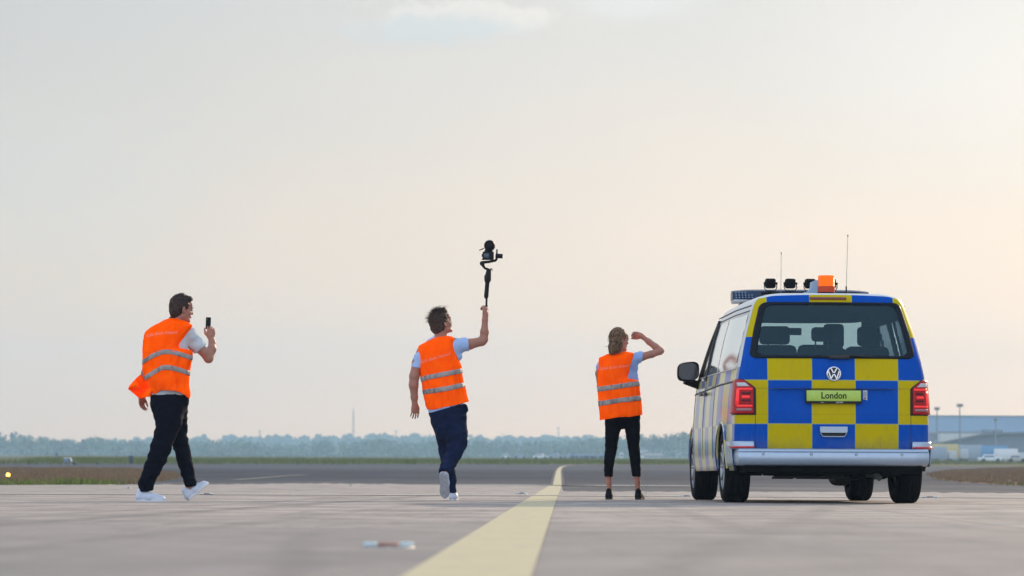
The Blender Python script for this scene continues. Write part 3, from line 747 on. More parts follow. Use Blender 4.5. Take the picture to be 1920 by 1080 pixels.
        patch('light_gap', lambda u, v: tl(u, v, .002), [-.10, -.05]+lin(0, 1, 20), [-.035, 0]+lin(.05, 1, 16)+[1.03], blk, parent=lamp, thick=.004)
        patch('clear_lamp', lambda u, v: tl(u, v, .0225), lin(.10, .60, 10), lin(.80, .91, 5), clr, parent=lamp, thick=.003)
        patch('reflector', lambda u, v: tl(u, v, .0225), lin(.07, .58, 10), lin(.085, .155, 4), mat('grey_reflector', (.30, .16, .17), .3), parent=lamp, thick=.003)
        for (u0, u1, v0, v1, mm) in ((.04, .58, .20, .255, brt), (.04, .62, .70, .755, brt), (.52, .62, .255, .70, brt), (.14, .42, .46, .53, brt), (.10, .44, .57, .64, drk), (.10, .44, .36, .42, drk), (.05, .50, .30, .345, red)):
            patch('light_bar_red', lambda u, v: tl(u, v, .0225), lin(u0, u1, 8), lin(v0, v1, 4), mm, parent=lamp, thick=.004)
    # number plate
    yp = lambda x, z: yrear(x/lerp_t(WT, z), z)
    py = .0; m = MB().box((-.003, py-.004, .985), (.525, .022, .128), bev=.008); holder = m.build('plate_holder', mat('plate_black', (.010, .010, .012), .4), root)
    plate = MB().box((-.003, py-.018, .993), (.503, .006, .098), bev=.002).build('number_plate', mat('green_plate', (.40, .56, .09), .35, var=.05), holder)
    ink = mat('plate_ink', (.006, .010, .006), .6, spec=.1)
    def letters(s_, size, c, m_, parent, name='lettering', sx=1.0, y=None):
        vs_, fs_ = textmesh(s_, size, sx, size*.018); b = MB(); b.add([(c[0]+x, c[1], c[2]+y_) for x, y_ in vs_], fs_)
        return b.build(name, m_, parent, False)
    letters('London', .084, (-.003, py-.0222, .993), ink, holder, sx=.92)
    letters('HOPP', .022, (.05, py-.0158, .9315), mat('plate_white_print', (.5, .5, .5), .5), holder, sx=1.2)
    letters('www. . .', .014, (-.10, py-.0158, .9315), mat('plate_white_print'), holder)
    st = MB().box((.295, yp(.295, 1.0)-.004, 1.0), (.040, .003, .090), bev=.001).build('sticker', mat('white_sticker', (.62, .64, .68), .4), root)
    MB().box((.295, yp(.295, 1.0)-.007, 1.013), (.030, .002, .044)).build('sticker_print', mat('sticker_grey', (.33, .36, .45), .5), st, False)
    MB().lathe([(0, -.002), (.011, -.002), (.011, .002)], (.295, yp(.295, .97)-.008, .973), 'Y', 16).build('sticker_seal', mat('sticker_brown', (.22, .17, .17), .5), st)
    # round badge with a V over a W
    zc = 1.196; yc = yrear(0, zc)-.012; ch = mat('chrome', (.72, .73, .76), .22, 1.0); nv = mat('badge_dark', (.012, .018, .035), .3)
    badge = MB().lathe([(0, .004), (.060, .004), (.062, .010)], (0, yc, zc), 'Y', 40).build('badge', nv, root)
    ring = MB().lathe([(.055, .0), (.055, -.006), (.060, -.009), (.067, -.006), (.069, .006)], (0, yc, zc), 'Y', 48, cap=False).build('badge_ring', ch, badge)
    m = MB()
    def stroke(a, b, w_=.010):
        a, b = Vector((a[0], a[1])), Vector((b[0], b[1])); d = (b-a).normalized(); n = Vector((-d.y, d.x))*w_/2
        m.prism([(p.x, p.y+zc) for p in (a+n, b+n, b-n, a-n)], yc-.007, yc+.004)
    for s in (-1, 1):
        stroke((s*.026, .050), (s*.004, .009)); stroke((s*.050, .026), (s*.026, -.046)); stroke((s*.027, -.047), (s*.004, -.003))
    m.build('badge_letters', ch, badge, False)
    # tailgate handle
    sv = mat('silver_paint', (.36, .44, .55), .34, .5, coat=.3, var=.03)
    m = MB(); hz = .665; y0 = yrear(0, hz)
    m.prism([(-.130, hz+.044), (.124, hz+.044), (.124, hz-.002), (.115, hz-.012), (-.121, hz-.012), (-.130, hz-.002)], y0-.028, y0+.01)
    h = m.build('tailgate_handle', sv, root, angle=30)
    m = MB(); m.prism([(-.120, hz-.010), (.114, hz-.010), (.096, hz-.046), (-.102, hz-.046)], y0-.008, y0+.01); m.build('handle_recess', blk, h, False)
    m = MB(); m.tube([(-.126, y0-.012, hz-.012), (-.103, y0-.014, hz-.048), (.097, y0-.014, hz-.048), (.120, y0-.012, hz-.012)], .0055, 8); m.build('handle_rim', sv, h)
    # bumper
    def bprof(z):  # outward offset
        return .0
    BZ = [(.345, -.02, .92), (.355, -.055, .945), (.375, -.078, .955), (.41, -.085, .96), (.455, -.083, .96), (.468, -.078, .958), (.471, -.066, .955), (.475, -.064, .955), (.479, -.074, .956), (.492, -.070, .954), (.503, -.055, .948), (.507, -.01, .93)]
    nb = 41; vs_ = []; bw = .915
    for z, yo, k in BZ:
        for i in range(nb):
            xi = -1+2*i/(nb-1); a = abs(xi); w_ = bw*k/.96+.02
            if a <= .86: x = xi/.86*.84*w_; y = yo+.045*(x/w_)**2
            else:
                e = (a-.86)/.14; th = e*math.pi/2; x = math.copysign(w_*(.84+.16*math.sin(min(th*1.6, math.pi/2))), xi); y = yo+.045*(x/w_)**2+.60*max(0, e-.25)/.75+.06*(1-math.cos(min(th*1.6, math.pi/2)))
            vs_.append((x, y, z))
    fs_ = [(j*nb+i, j*nb+i+1, (j+1)*nb+i+1, (j+1)*nb+i) for j in range(len(BZ)-1) for i in range(nb-1)]
    bump = MB().add(vs_, fs_).build('rear_bumper', sv, root, angle=40); q = bump.modifiers.new('s', 'SOLIDIFY'); q.thickness = .012; q.offset = -1
    for s in (-1, 1):   # raised bumper ends with their reflectors
        us_ = lin(.80, 1.0, 12)
        patch('bumper_side', lambda y, z: sp(y, z, s, .016), lin(.17, .60, 10), lin(.345, .575, 6), sv, parent=bump, thick=.01)
        up_ = patch('bumper_end', lambda u, z: Vector((s*abs(rp(min(.9995, u), z, .022).x), rp(min(.9995, u), z, .03-.02*(z-.5)/.07).y, z)), us_, lin(.500, .572, 5), sv, parent=bump, thick=.01)
        patch('red_reflector', lambda u, z: Vector((s*abs(rp(min(.9995, u), z, .034).x), rp(min(.9995, u), z, .046).y, z)), lin(.80, .997, 10), lin(.507, .527, 3), mat('red_reflector', (.50, .012, .016), .25, coat=.5), parent=bump, thick=.01)
    for x in (-.66, -.22, .195, .62):
        y = -.085+.045*(x/.9)**2
        MB().lathe([(0, -.0025), (.0095, -.0025), (.0105, .004)], (x, y, .452), 'Y', 16).build('parking_sensor', mat('sensor_silver', (.34, .41, .50), .4, .4), bump)
        MB().lathe([(.0105, -.001), (.0125, -.001), (.0125, .004), (.0105, .004)], (x, y, .452), 'Y', 16, cap=False).build('sensor_gap', blk, bump)
    # underbody
    ud = mat('underbody_black', (.004, .004, .0045), .9, spec=.08); um = mat('underbody_metal', (.05, .048, .045), .6, .4)
    m = MB(); m.box((0, 2.45, .385), (1.16, 4.3, .12)); m.box((0, .30, .36), (1.66, .56, .16), bev=.03); m.box((0, .12, .33), (1.3, .16, .12), bev=.03); m.box((-.1, 1.6, .30), (.5, 1.3, .09), bev=.02); m.box((.38, .55, .30), (.36, .55, .15), bev=.05)
    m.box((-.35, .30, .285), (.55, .12, .06), bev=.02); m.build('underbody', ud, root)
    m = MB(); m.tube([(-.72, .995, .32), (.72, .995, .32)], .055, 10); m.box((0, .995, .33), (.35, .3, .16), bev=.05); m.tube([(-.72, 3.995, .31), (.72, 3.995, .31)], .045, 10); m.build('axles', um, root)
    m = MB(); m.tube([(.32, 2.5, .24), (.30, 1.6, .235), (.36, .9, .25), (.36, .25, .27), (.40, .02, .255), (.42, -.02, .235)], .028, 12); m.tube([(.30, 2.0, .24), (.30, 1.5, .24)], .08, 14); m.build('exhaust_pipe', um, root)
    m = MB(); m.box((-.40, .62, .235), (.20, .03, .02)); m.box((.10, .8, .235), (.7, .04, .02)); m.tube([(-.5, .5, .25), (0, .46, .24), (.3, .5, .245)], .012, 6); m.build('brackets', um, root)
    m = MB(); m.box((0, 2.35, .475), (1.60, 4.2, .03)); m.build('floor_pan', liner, root)
    for ay, az, ar in AR:
        for s in (-1, 1):
            m = MB(); n = 24; vs_ = []
            for i in range(n+1):
                th = -.25+(math.pi+.5)*i/n
                for xx in (.905, .60): vs_.append((s*xx, ay+(ar+.006)*math.cos(th), az+(ar+.006)*math.sin(th)))
            fs_ = [(2*i, 2*i+1, 2*i+3, 2*i+2) for i in range(n)]
            b_ = len(vs_); vs_.append((s*.60, ay, az)); fs3 = [(2*i+1, b_, 2*i+3) for i in range(n)]
            m.add(vs_, fs_+fs3); m.build('wheel_arch', ud, root)
            lip = MB().tube([(s*(wid(az+ar*math.sin(a_), ay)+.000), ay+ar*math.cos(a_), az+ar*math.sin(a_)) for a_ in [(-.08+(math.pi+.16)*i/26) for i in range(27)]], .011, 8)
            lip.build('arch_lip', paint, root)
    # wheels
    tyre = mat('tyre_rubber'); rim = mat('alloy_rim', (.30, .31, .33), .35, .8)
    for ay in (.995, 3.995):
        for s in (-1, 1):
            wh = empty('wheel', (s*.814, ay, .345)); wh.parent = root
            pr = [(.215, -.105), (.235, -.118), (.275, -.124), (.315, -.118), (.336, -.102), (.343, -.085)]
            for k in range(5):
                x = -.070+k*.035
                pr += [(.345, x-.012), (.345, x+.010), (.338, x+.012), (.338, x+.020)]
            pr += [(.343, .085), (.336, .102), (.315, .118), (.275, .124), (.235, .118), (.215, .105), (.205, .06), (.205, -.06), (.215, -.105)]
            MB().lathe(pr, (0, 0, 0), 'X', 72).build('tyre', tyre, wh)
            m = MB(); m.lathe([(.222, s*.112), (.214, s*.114), (.205, s*.09), (.198, s*.02), (.198, -s*.08)], (0, 0, 0), 'X', 48, cap=False)
            for k in range(10):
                th = 2*math.pi*k/10; c_, s_ = math.cos(th), math.sin(th)
                m.tube([(s*.085, c_*.035, s_*.035), (s*.092, c_*.12, s_*.12), (s*.098, c_*.21, s_*.21)], [.022, .016, .019], 6)
            m.lathe([(0, s*.102), (.035, s*.100), (.050, s*.085), (.050, s*.02), (0, s*.02)], (0, 0, 0), 'X', 24); m.build('rim', rim, wh)
            MB().lathe([(0, s*.0), (.15, s*.0), (.15, s*.015), (0, s*.02)], (0, 0, 0), 'X', 32).build('brake_disc', um, wh)
    # side windows, trims, rails, handles, mirrors
    for s in (-1, 1):
        for nm, a, b in (('side_window', .40, 1.66), ('side_window', 1.74, 2.66)):
            f_ = patch(nm, lambda y, z: sp(y, z, s, .003), lin(a, b, 8), lin(1.255, 1.765, 8), mat_dim('side_frit', (.012, .014, .016)), thick=.003, keep=lambda y, z: not (a+.04 < y < b-.04 and 1.285 < z < 1.735))
            patch('pane', lambda y, z: sp(y, z, s, .0055), lin(a, b, 8), lin(1.255, 1.765, 8), sglass, parent=f_, thick=0)
        def fy(z): return lerp_t(YF, z)-.55
        f_ = patch('front_side_window', lambda u, z: sp(2.72+(fy(z)-2.72)*u, z, s, .0045), lin(0, 1, 8), lin(1.22, 1.765, 8), sglass, thick=0)
        m = MB(); m.tube([sp(2.70, z, s, .008) for z in lin(1.20, 1.78, 6)], .016, 6); m.tube([sp(fy(z), z, s, .006) for z in lin(1.18, 1.80, 8)], .022, 6)
        m.build('door_pillar', mat_dim('pillar_black', (.008, .008, .010)), root)
        m = MB(); m.tube([sp(y, 1.845+.0*y, s, .001) for y in lin(.40, 2.95, 14)], .006, 6); m.tube([sp(y, 1.795, s, .001) for y in lin(.40, 3.0, 14)], .006, 6); m.build('roof_gutter', mat('seam_dark', (.03, .03, .032), .6), root)
        m = MB(); m.tube([sp(y, 1.135-.012*(y-.3), s, .0) for y in lin(.30, 3.9, 26)], .009, 6); m.build('side_rail_groove', mat('seam_dark'), root)
        m = MB(); m.tube([sp(y, 1.252, s, .002) for y in lin(.42, 3.55, 22)], .007, 6); m.build('window_trim', mat('bright_trim', (.55, .56, .58), .3, .3), root)
        for yy in (1.70, 2.69, 3.72): MB().tube([sp(yy, z, s, .0) for z in lin(.42, 1.22, 10)], .004, 5).build('door_seam', mat('seam_dark'), root)
        for yy in (2.50, 2.86):
            m = MB(); m.box(sp(yy, 1.07, s, .024), (.03, .20, .032), bev=.010); m.build('door_handle', mat('handle_dark', (.05, .055, .06), .4), root)
        m = MB(); m.box((s*.915, 2.5, .345), (.05, 2.15, .05), bev=.015); m.build('sill_strip', sv, root)
        # mirror
        mx = s*(.80+.05); mk = mat('mirror_shell', (.007, .006, .007), .5, spec=.2)
        arm = MB().tube([(s*.86, 3.55, 1.18), (s*.96, 3.52, 1.20), (s*1.06, 3.50, 1.24)], [.055, .042, .045], 12)
        mr = empty('wing_mirror', (s*.86, 3.55, 1.14)); mr.parent = root
        b_ = arm.build('arm', mk, mr); b_.location = (-s*.86, -3.55, -1.14)
        m = MB(); out = []
        for i in range(24):
            th = 2*math.pi*i/24; cx_, cz_ = math.cos(th), math.sin(th); e = 2/3.4
            out.append((math.copysign(abs(cx_)**e, cx_), math.copysign(abs(cz_)**e, cz_)))
        rings = [(-.085, .94), (-.095, 1.0), (-.05, 1.03), (.02, .95), (.07, .70), (.085, .3)]
        vs_ = []
        for yy, k in rings:
            for a_, c_ in out:
                wz = .098+.020*(a_*-1); vs_.append((s*1.035+a_*.112*k*1.0, 3.48+yy, 1.325+c_*.096*k+(.012*a_*-s)*k))
        n = 24; fs_ = [(j*n+i, j*n+(i+1) % n, (j+1)*n+(i+1) % n, (j+1)*n+i) for j in range(len(rings)-1) for i in range(n)]
        fs_ += [tuple((len(rings)-1)*n+i for i in range(n))]
        m.add([(x-s*.86, y-3.55, z-1.14) for x, y, z in vs_], fs_); m.build('shell', mk, mr)
        vs_ = [(s*1.035+a_*.100-s*.86, 3.48-.088-3.55, 1.325+c_*.086-1.14) for a_, c_ in out]
        MB().add(vs_, [tuple(range(24))]).build('mirror_glass', mat('mirror_glass', (.035, .030, .034), .10, spec=.5), mr, False)
    # windscreen
    patch('windscreen', lambda u, z: Vector((wid(z, 3.4)*.96*u, yfront(u*.94, z)+.010, z+.004)), lin(-1, 1, 16), lin(1.21, 1.86, 8), mat_glass('windscreen_glass', (.86, .93, .92)), thick=0)
    # seats and dashboard
    sf = mat('seat_fabric', (.006, .010, .013), .95, spec=.1)
    m = MB()
    def seat(x, y, w_, ztop, hw, hz0, hz1, dbl=False, parent=root):
        se = empty('seat', (x, y, .5)); se.parent = root
        MB().box((0, .25, .28), (w_, .52, .20), bev=.06).build('cushion', sf, se)
        MB().box((0, -.02, (ztop-.5+.35)/2), (w_, .14, ztop-.5-.35), bev=.05, rx=-.12).build('backrest', sf, se)
        for hx in ((-w_/4, w_/4) if dbl else (0,)):
            hr = MB().box((hx, -.08, (hz0+hz1)/2-.5), (hw, .09, hz1-hz0), bev=.035).build('headrest', sf, se)
            m2 = MB()
            for q_ in (-.06, .06): m2.tube([(hx+q_, -.06, ztop-.55), (hx+q_, -.08, hz0-.48)], .008, 6)
            m2.build('headrest_post', mat('underbody_metal'), se)
    for x in (-.50, .06, .52): seat(x, 2.75, .50, 1.36, .24, 1.38, 1.50)
    seat(-.445, .95, .44, 1.50, .29, 1.50, 1.675)
    seat(.006, .95, .44, 1.505, .20, 1.53, 1.668)
    seat(.216, 1.65, .30, 1.50, .20, 1.50, 1.735)
    seat(.452, .95, .42, 1.49, .215, 1.49, 1.675)
    m = MB(); m.box((0, 3.62, 1.12), (1.5, .45, .30), bev=.08); m.build('dashboard', sf, root)
    m = MB(); m.lathe([(.17, -.012), (.185, 0), (.17, .012), (.16, 0), (.17, -.012)], (-.42, 3.25, 1.22), 'Y', 24); m.build('steering_wheel', sf, root)
    MB().box((.044, 3.22, 1.735), (.14, .03, .075), bev=.012).build('inside_mirror', sf, root)
    MB().box((0, .62, 1.03), (1.5, .03, .50), bev=.01).build('partition', sf, root)
    # ---- rooftop gear
    blkm = mat('lamp_black', (.005, .0045, .006), .6, spec=.2)
    lb = empty('light_bar', (.085, 3.05, 2.010)); lb.parent = root
    m = MB(); L_ = .70; n = 28; vs_ = []
    prof = [(-.145, .035), (-.150, .075), (-.135, .125), (-.08, .142), (.08, .142), (.135, .125), (.150, .075), (.145, .035)]
    for i in range(n+1):
        x = -L_+2*L_*i/n; k = 1-.35*max(0, (abs(x)/L_-.72)/.28)**1.6
        for y, z in prof: vs_.append((x, y*k+.10*(abs(x)/L_)**3, .035+(z-.035)*(.72+.28*k)))
    fs_ = [(i*8+j, i*8+j+1, (i+1)*8+j+1, (i+1)*8+j) for i in range(n) for j in range(7)]+[tuple(range(8)), tuple(n*8+j for j in range(8))]
    m.add(vs_, fs_); m.build('blue_lens', mat('dark_blue_lens', (.012, .035, .085), .3, spec=.25, coat=.1, var=.1), lb, angle=40)
    m = MB(); m.box((0, .03, .02), (1.40, .26, .035), bev=.012); m.build('base', mat('bar_base', (.45, .45, .47), .4), lb)
    m = MB()
    for k in range(6):
        for r_ in range(3): m.add(*ico((-.672+k*.032, -.148+.02*r_+.058*((abs(-.672+k*.032)/L_)**3), .055+r_*.026), .0085))
    m.build('reflector_dots', mat('led_glass', (.20, .30, .45), .25, spec=.8), lb)
    MB().box((.0, 3.30, 1.985), (1.0, .05, .03), bev=.008).build('roof_rail', blkm, root)
    m = MB(); m.tube([(-.36, 2.74, 2.10), (.62, 2.74, 2.10)], .013, 8)
    for x in (-.34, .12, .60): m.tube([(x, 2.74, 1.96), (x, 2.74, 2.10)], .010, 8)
    m.box((.02, 2.9, 1.992), (1.15, .30, .02), bev=.006); m.build('lamp_rack', blkm, root)
    for x in (-.462, -.260, -.058, .150):
        wl = empty('work_light', (x+.20, 2.74, 2.112)); wl.parent = root
        m = MB(); m.box((0, .02, .088), (.108, .075, .100), bev=.022)
        for k in range(6): m.box((-.042+k*.0168, -.025, .088), (.006, .035, .088), bev=.001)
        for k in range(3): m.box((0, -.022, .055+k*.03), (.10, .03, .006))
        m.build('lamp_body', blkm, wl)
        m = MB(); m.tube([(-.062, 0, .088), (-.064, 0, .045), (-.045, 0, .012), (.045, 0, .012), (.064, 0, .045), (.062, 0, .088)], .0055, 6)
        for s in (-1, 1): m.lathe([(0, s*.052), (.012, s*.052), (.012, s*.070), (0, s*.070)], (0, 0, .088), 'X', 12)
        m.tube([(0, 0, -.012), (0, 0, .014)], .010, 8); m.build('bracket', blkm, wl)
        m = MB(); m.lathe([(0, .060), (.042, .060)], (0, 0, .088), 'Y', 20); m.build('lamp_glass', mat('far_glass'), wl)
    bc = empty('beacon', (.060, .95, 1.99)); bc.parent = root
    MB().lathe([(.088, 0), (.088, .012), (.082, .016)], n=32).build('beacon_base', blkm, bc)
    MB().lathe([(.082, .016), (.083, .06), (.080, .072), (.0, .072)], n=40).build('lower_lens', mat('red_orange_lens', (.50, .05, .012), .35, spec=.2, coat=.05), bc)
    pr = [(.079, .072)]
    for k in range(9): pr += [(.080, .075+k*.0105), (.0775, .080+k*.0105)]
    pr += [(.078, .172), (.070, .176), (0, .177)]
    MB().lathe(pr, n=40).build('upper_lens', mat_orange(), bc)
    # grey siren horn beside the beacon
    hn = empty('siren', (-.045, 1.0, 1.982)); hn.parent = root; gb = mat('siren_blue_grey', (.22, .32, .44), .35)
    m = MB(); m.prism([(-.10, 0), (.06, 0), (.06, .135), (.0, .14), (-.03, .125), (-.035, .07), (-.06, .038), (-.10, .025)], -.06, .10); m.build('horn', gb, hn, angle=30)
    # aerials
    for x, y, h, nm in ((-.205, 2.35, .50, 'a'), (.205, .62, .545, 'b')):
        a_ = empty('aerial', (x, y, 1.972)); a_.parent = root
        MB().lathe([(.018, 0), (.016, .012), (.007, .02), (.007, .07), (.004, .075)], n=14).build('aerial_base', blkm, a_)
        MB().tube([(0, 0, .06), (.004 if nm == 'a' else .016, 0, h)], [.0028, .0022], 6).build('whip', mat('whip_grey', (.16, .15, .15), .5), a_)
        MB().tube([(.004 if nm == 'a' else .016, 0, h-.004), (.0045 if nm == 'a' else .0165, 0, h+.016)], .005, 8).build('tip', blkm, a_)
    return root
def ico(c, r):
    bm = bmesh.new(); bmesh.ops.create_icosphere(bm, subdivisions=1, radius=r); bm.verts.index_update()
    v = [q.co+Vector(c) for q in bm.verts]; f = [[q.index for q in p.verts] for p in bm.faces]; bm.free(); return v, f
def mat_dim(name, col): return mat(name, col, .12, spec=.5)
def mat_orange():
    def f(g, b, tc):
        x, y, z = g.sep(tc); s_ = g.m('SINE', g.m('MULTIPLY', z, 600))
        return g.mix(g.m('MULTIPLY_ADD', s_, .25, .3), (.90, .17, .0), (.75, .08, .0))
    m = mat('orange_lens', (.9, .2, .01), .35, spec=.2, coat=.05, fn=f, emit=((1, .14, .0), .35)); return m
def mat_glass(name, tint):
    if name in MATS: return MATS[name]
    m = bpy.data.materials.new(name); m.use_nodes = True; MATS[name] = m; g = NG(m.node_tree); m.node_tree.nodes.clear()
    tr = g.node('ShaderNodeBsdfTransparent'); tr.inputs[0].default_value = tuple(tint)+(1,)
    gl_ = g.node('ShaderNodeBsdfGlossy'); gl_.inputs['Roughness'].default_value = .10 if name == 'side_glass' else .01; gl_.inputs['Color'].default_value = (.62, .86, 1, 1) if name == 'rear_glass' else (.9, .95, 1, 1)
    fr = g.node('ShaderNodeFresnel'); fr.inputs[0].default_value = 1.5 if name != 'rear_glass' else 1.38
    if name == 'rear_glass':   # teal diffuse tint imitating reflected sky on the pane
        df = g.node('ShaderNodeBsdfDiffuse'); df.inputs[0].default_value = (.16, .36, .50, 1); m2 = g.node('ShaderNodeMixShader'); m2.inputs[0].default_value = .055
        g.l.new(tr.outputs[0], m2.inputs[1]); g.l.new(df.outputs[0], m2.inputs[2]); tr = m2
    mx = g.node('ShaderNodeMixShader'); g.l.new(fr.outputs[0], mx.inputs[0]); g.l.new(tr.outputs[0], mx.inputs[1]); g.l.new(gl_.outputs[0], mx.inputs[2])
    o = g.node('ShaderNodeOutputMaterial'); g.l.new(mx.outputs[0], o.inputs[0]); return m
def m_van(g, b, tc):
    nrm = g.node('ShaderNodeTexCoord').outputs['Normal']; nx, ny, nz_ = g.sep(nrm); x, y, z = g.sep(tc)
    gt = lambda a, v: g.m('GREATER_THAN', a, v); ad_ = lambda *a: a[0] if len(a) == 1 else g.m('ADD', a[0], ad_(*a[1:]))
    mx, mn = (lambda a, c: g.m('MAXIMUM', a, c)), (lambda a, c: g.m('MINIMUM', a, c))
    yel = (.52, .40, .0); blu = (.0, .068, .40); wht = (.60, .62, .64); seam = (.34, .42, .16)
    XE = (-.607, -.201, .201, .603); ZE = (.734, 1.138, 1.542)
    # the top row of squares follows the narrower roof
    hi = gt(z, 1.85); xs = g.m('MULTIPLY', x, g.m('MULTIPLY_ADD', hi, .02, 1.0))
    par = g.m('MODULO', ad_(*[gt(xs, e) for e in XE], *[gt(z, e) for e in ZE]), 2)
    dist = None
    for e in XE:
        q = g.m('ABSOLUTE', g.m('SUBTRACT', xs, e)); dist = q if dist is None else mn(dist, q)
    for e in ZE[:2]: dist = mn(dist, g.m('ABSOLUTE', g.m('SUBTRACT', z, e)))
    d1 = g.noise(tc, 5, 5, .6); d2 = g.noise(g.vm('MULTIPLY', tc, (30, 1, 5)), 1.5, 5, .7)
    low_ = g.step(z, 1.0, .48); dirt = g.m('MULTIPLY', g.m('MULTIPLY', g.step(d1, .32, .66), g.step(d2, .38, .7)), g.m('MULTIPLY_ADD', low_, .30, .38))
    yl = g.mix(dirt, yel, (.33, .27, .03)); bl = g.mix(g.m('MULTIPLY', dirt, .35), blu, (.05, .15, .40))
    rear = g.mix(par, bl, yl)
    rear = g.mix(g.m('MULTIPLY', g.m('LESS_THAN', dist, .0045), .55), rear, seam)
    # shut lines of the tailgate and the small fold above the plate
    ax = g.m('ABSOLUTE', x)
    sh = g.m('MULTIPLY', g.m('LESS_THAN', g.m('ABSOLUTE', g.m('SUBTRACT', ax, .722)), .0035), g.m('LESS_THAN', z, .85))
    rear = g.mix(g.m('MULTIPLY', g.step(z, .66, .47), g.m('MULTIPLY', g.step(d1, .3, .6), .28)), rear, (.16, .15, .13))
    rear = g.mix(g.m('MULTIPLY', sh, .8), rear, (.03, .04, .06))
    f1 = g.m('MULTIPLY', g.m('LESS_THAN', g.m('ABSOLUTE', g.m('SUBTRACT', z, 1.0605)), .003), g.m('LESS_THAN', ax, .715))
    f2 = g.m('MULTIPLY', g.m('LESS_THAN', g.m('ABSOLUTE', g.m('SUBTRACT', z, .822)), .0018), g.m('LESS_THAN', ax, .715))
    rear = g.mix(g.m('MULTIPLY', g.m('ADD', f1, f2, clamp=True), .38), rear, (.02, .03, .04))
    # sides: narrow upright blocks in two rows below the windows
    yb = g.m('FLOOR', g.m('DIVIDE', g.m('ADD', y, .06), .36))
    ps = g.m('MODULO', ad_(yb, gt(z, .734), gt(z, 1.138), 10), 2)
    side = g.mix(ps, (.16, .22, .42), (.56, .52, .24))  # paler copies of the rear colours, with the sky sheen painted in
    side = g.mix(gt(z, 1.262), side, wht)
    isr = g.m('MULTIPLY', g.m('LESS_THAN', ny, -.34), g.m('LESS_THAN', y, .55))
    c = g.mix(isr, side, rear)
    top = g.m('MAXIMUM', gt(nz_, .72), gt(z, 1.957))
    c = g.mix(top, c, wht)
    g.put(b.inputs['Coat Weight'], g.m('MULTIPLY_ADD', isr, -.60, .602))
    fr_ = gt(ny, .5); c = g.mix(fr_, c, wht)
    return c
VAN = van()
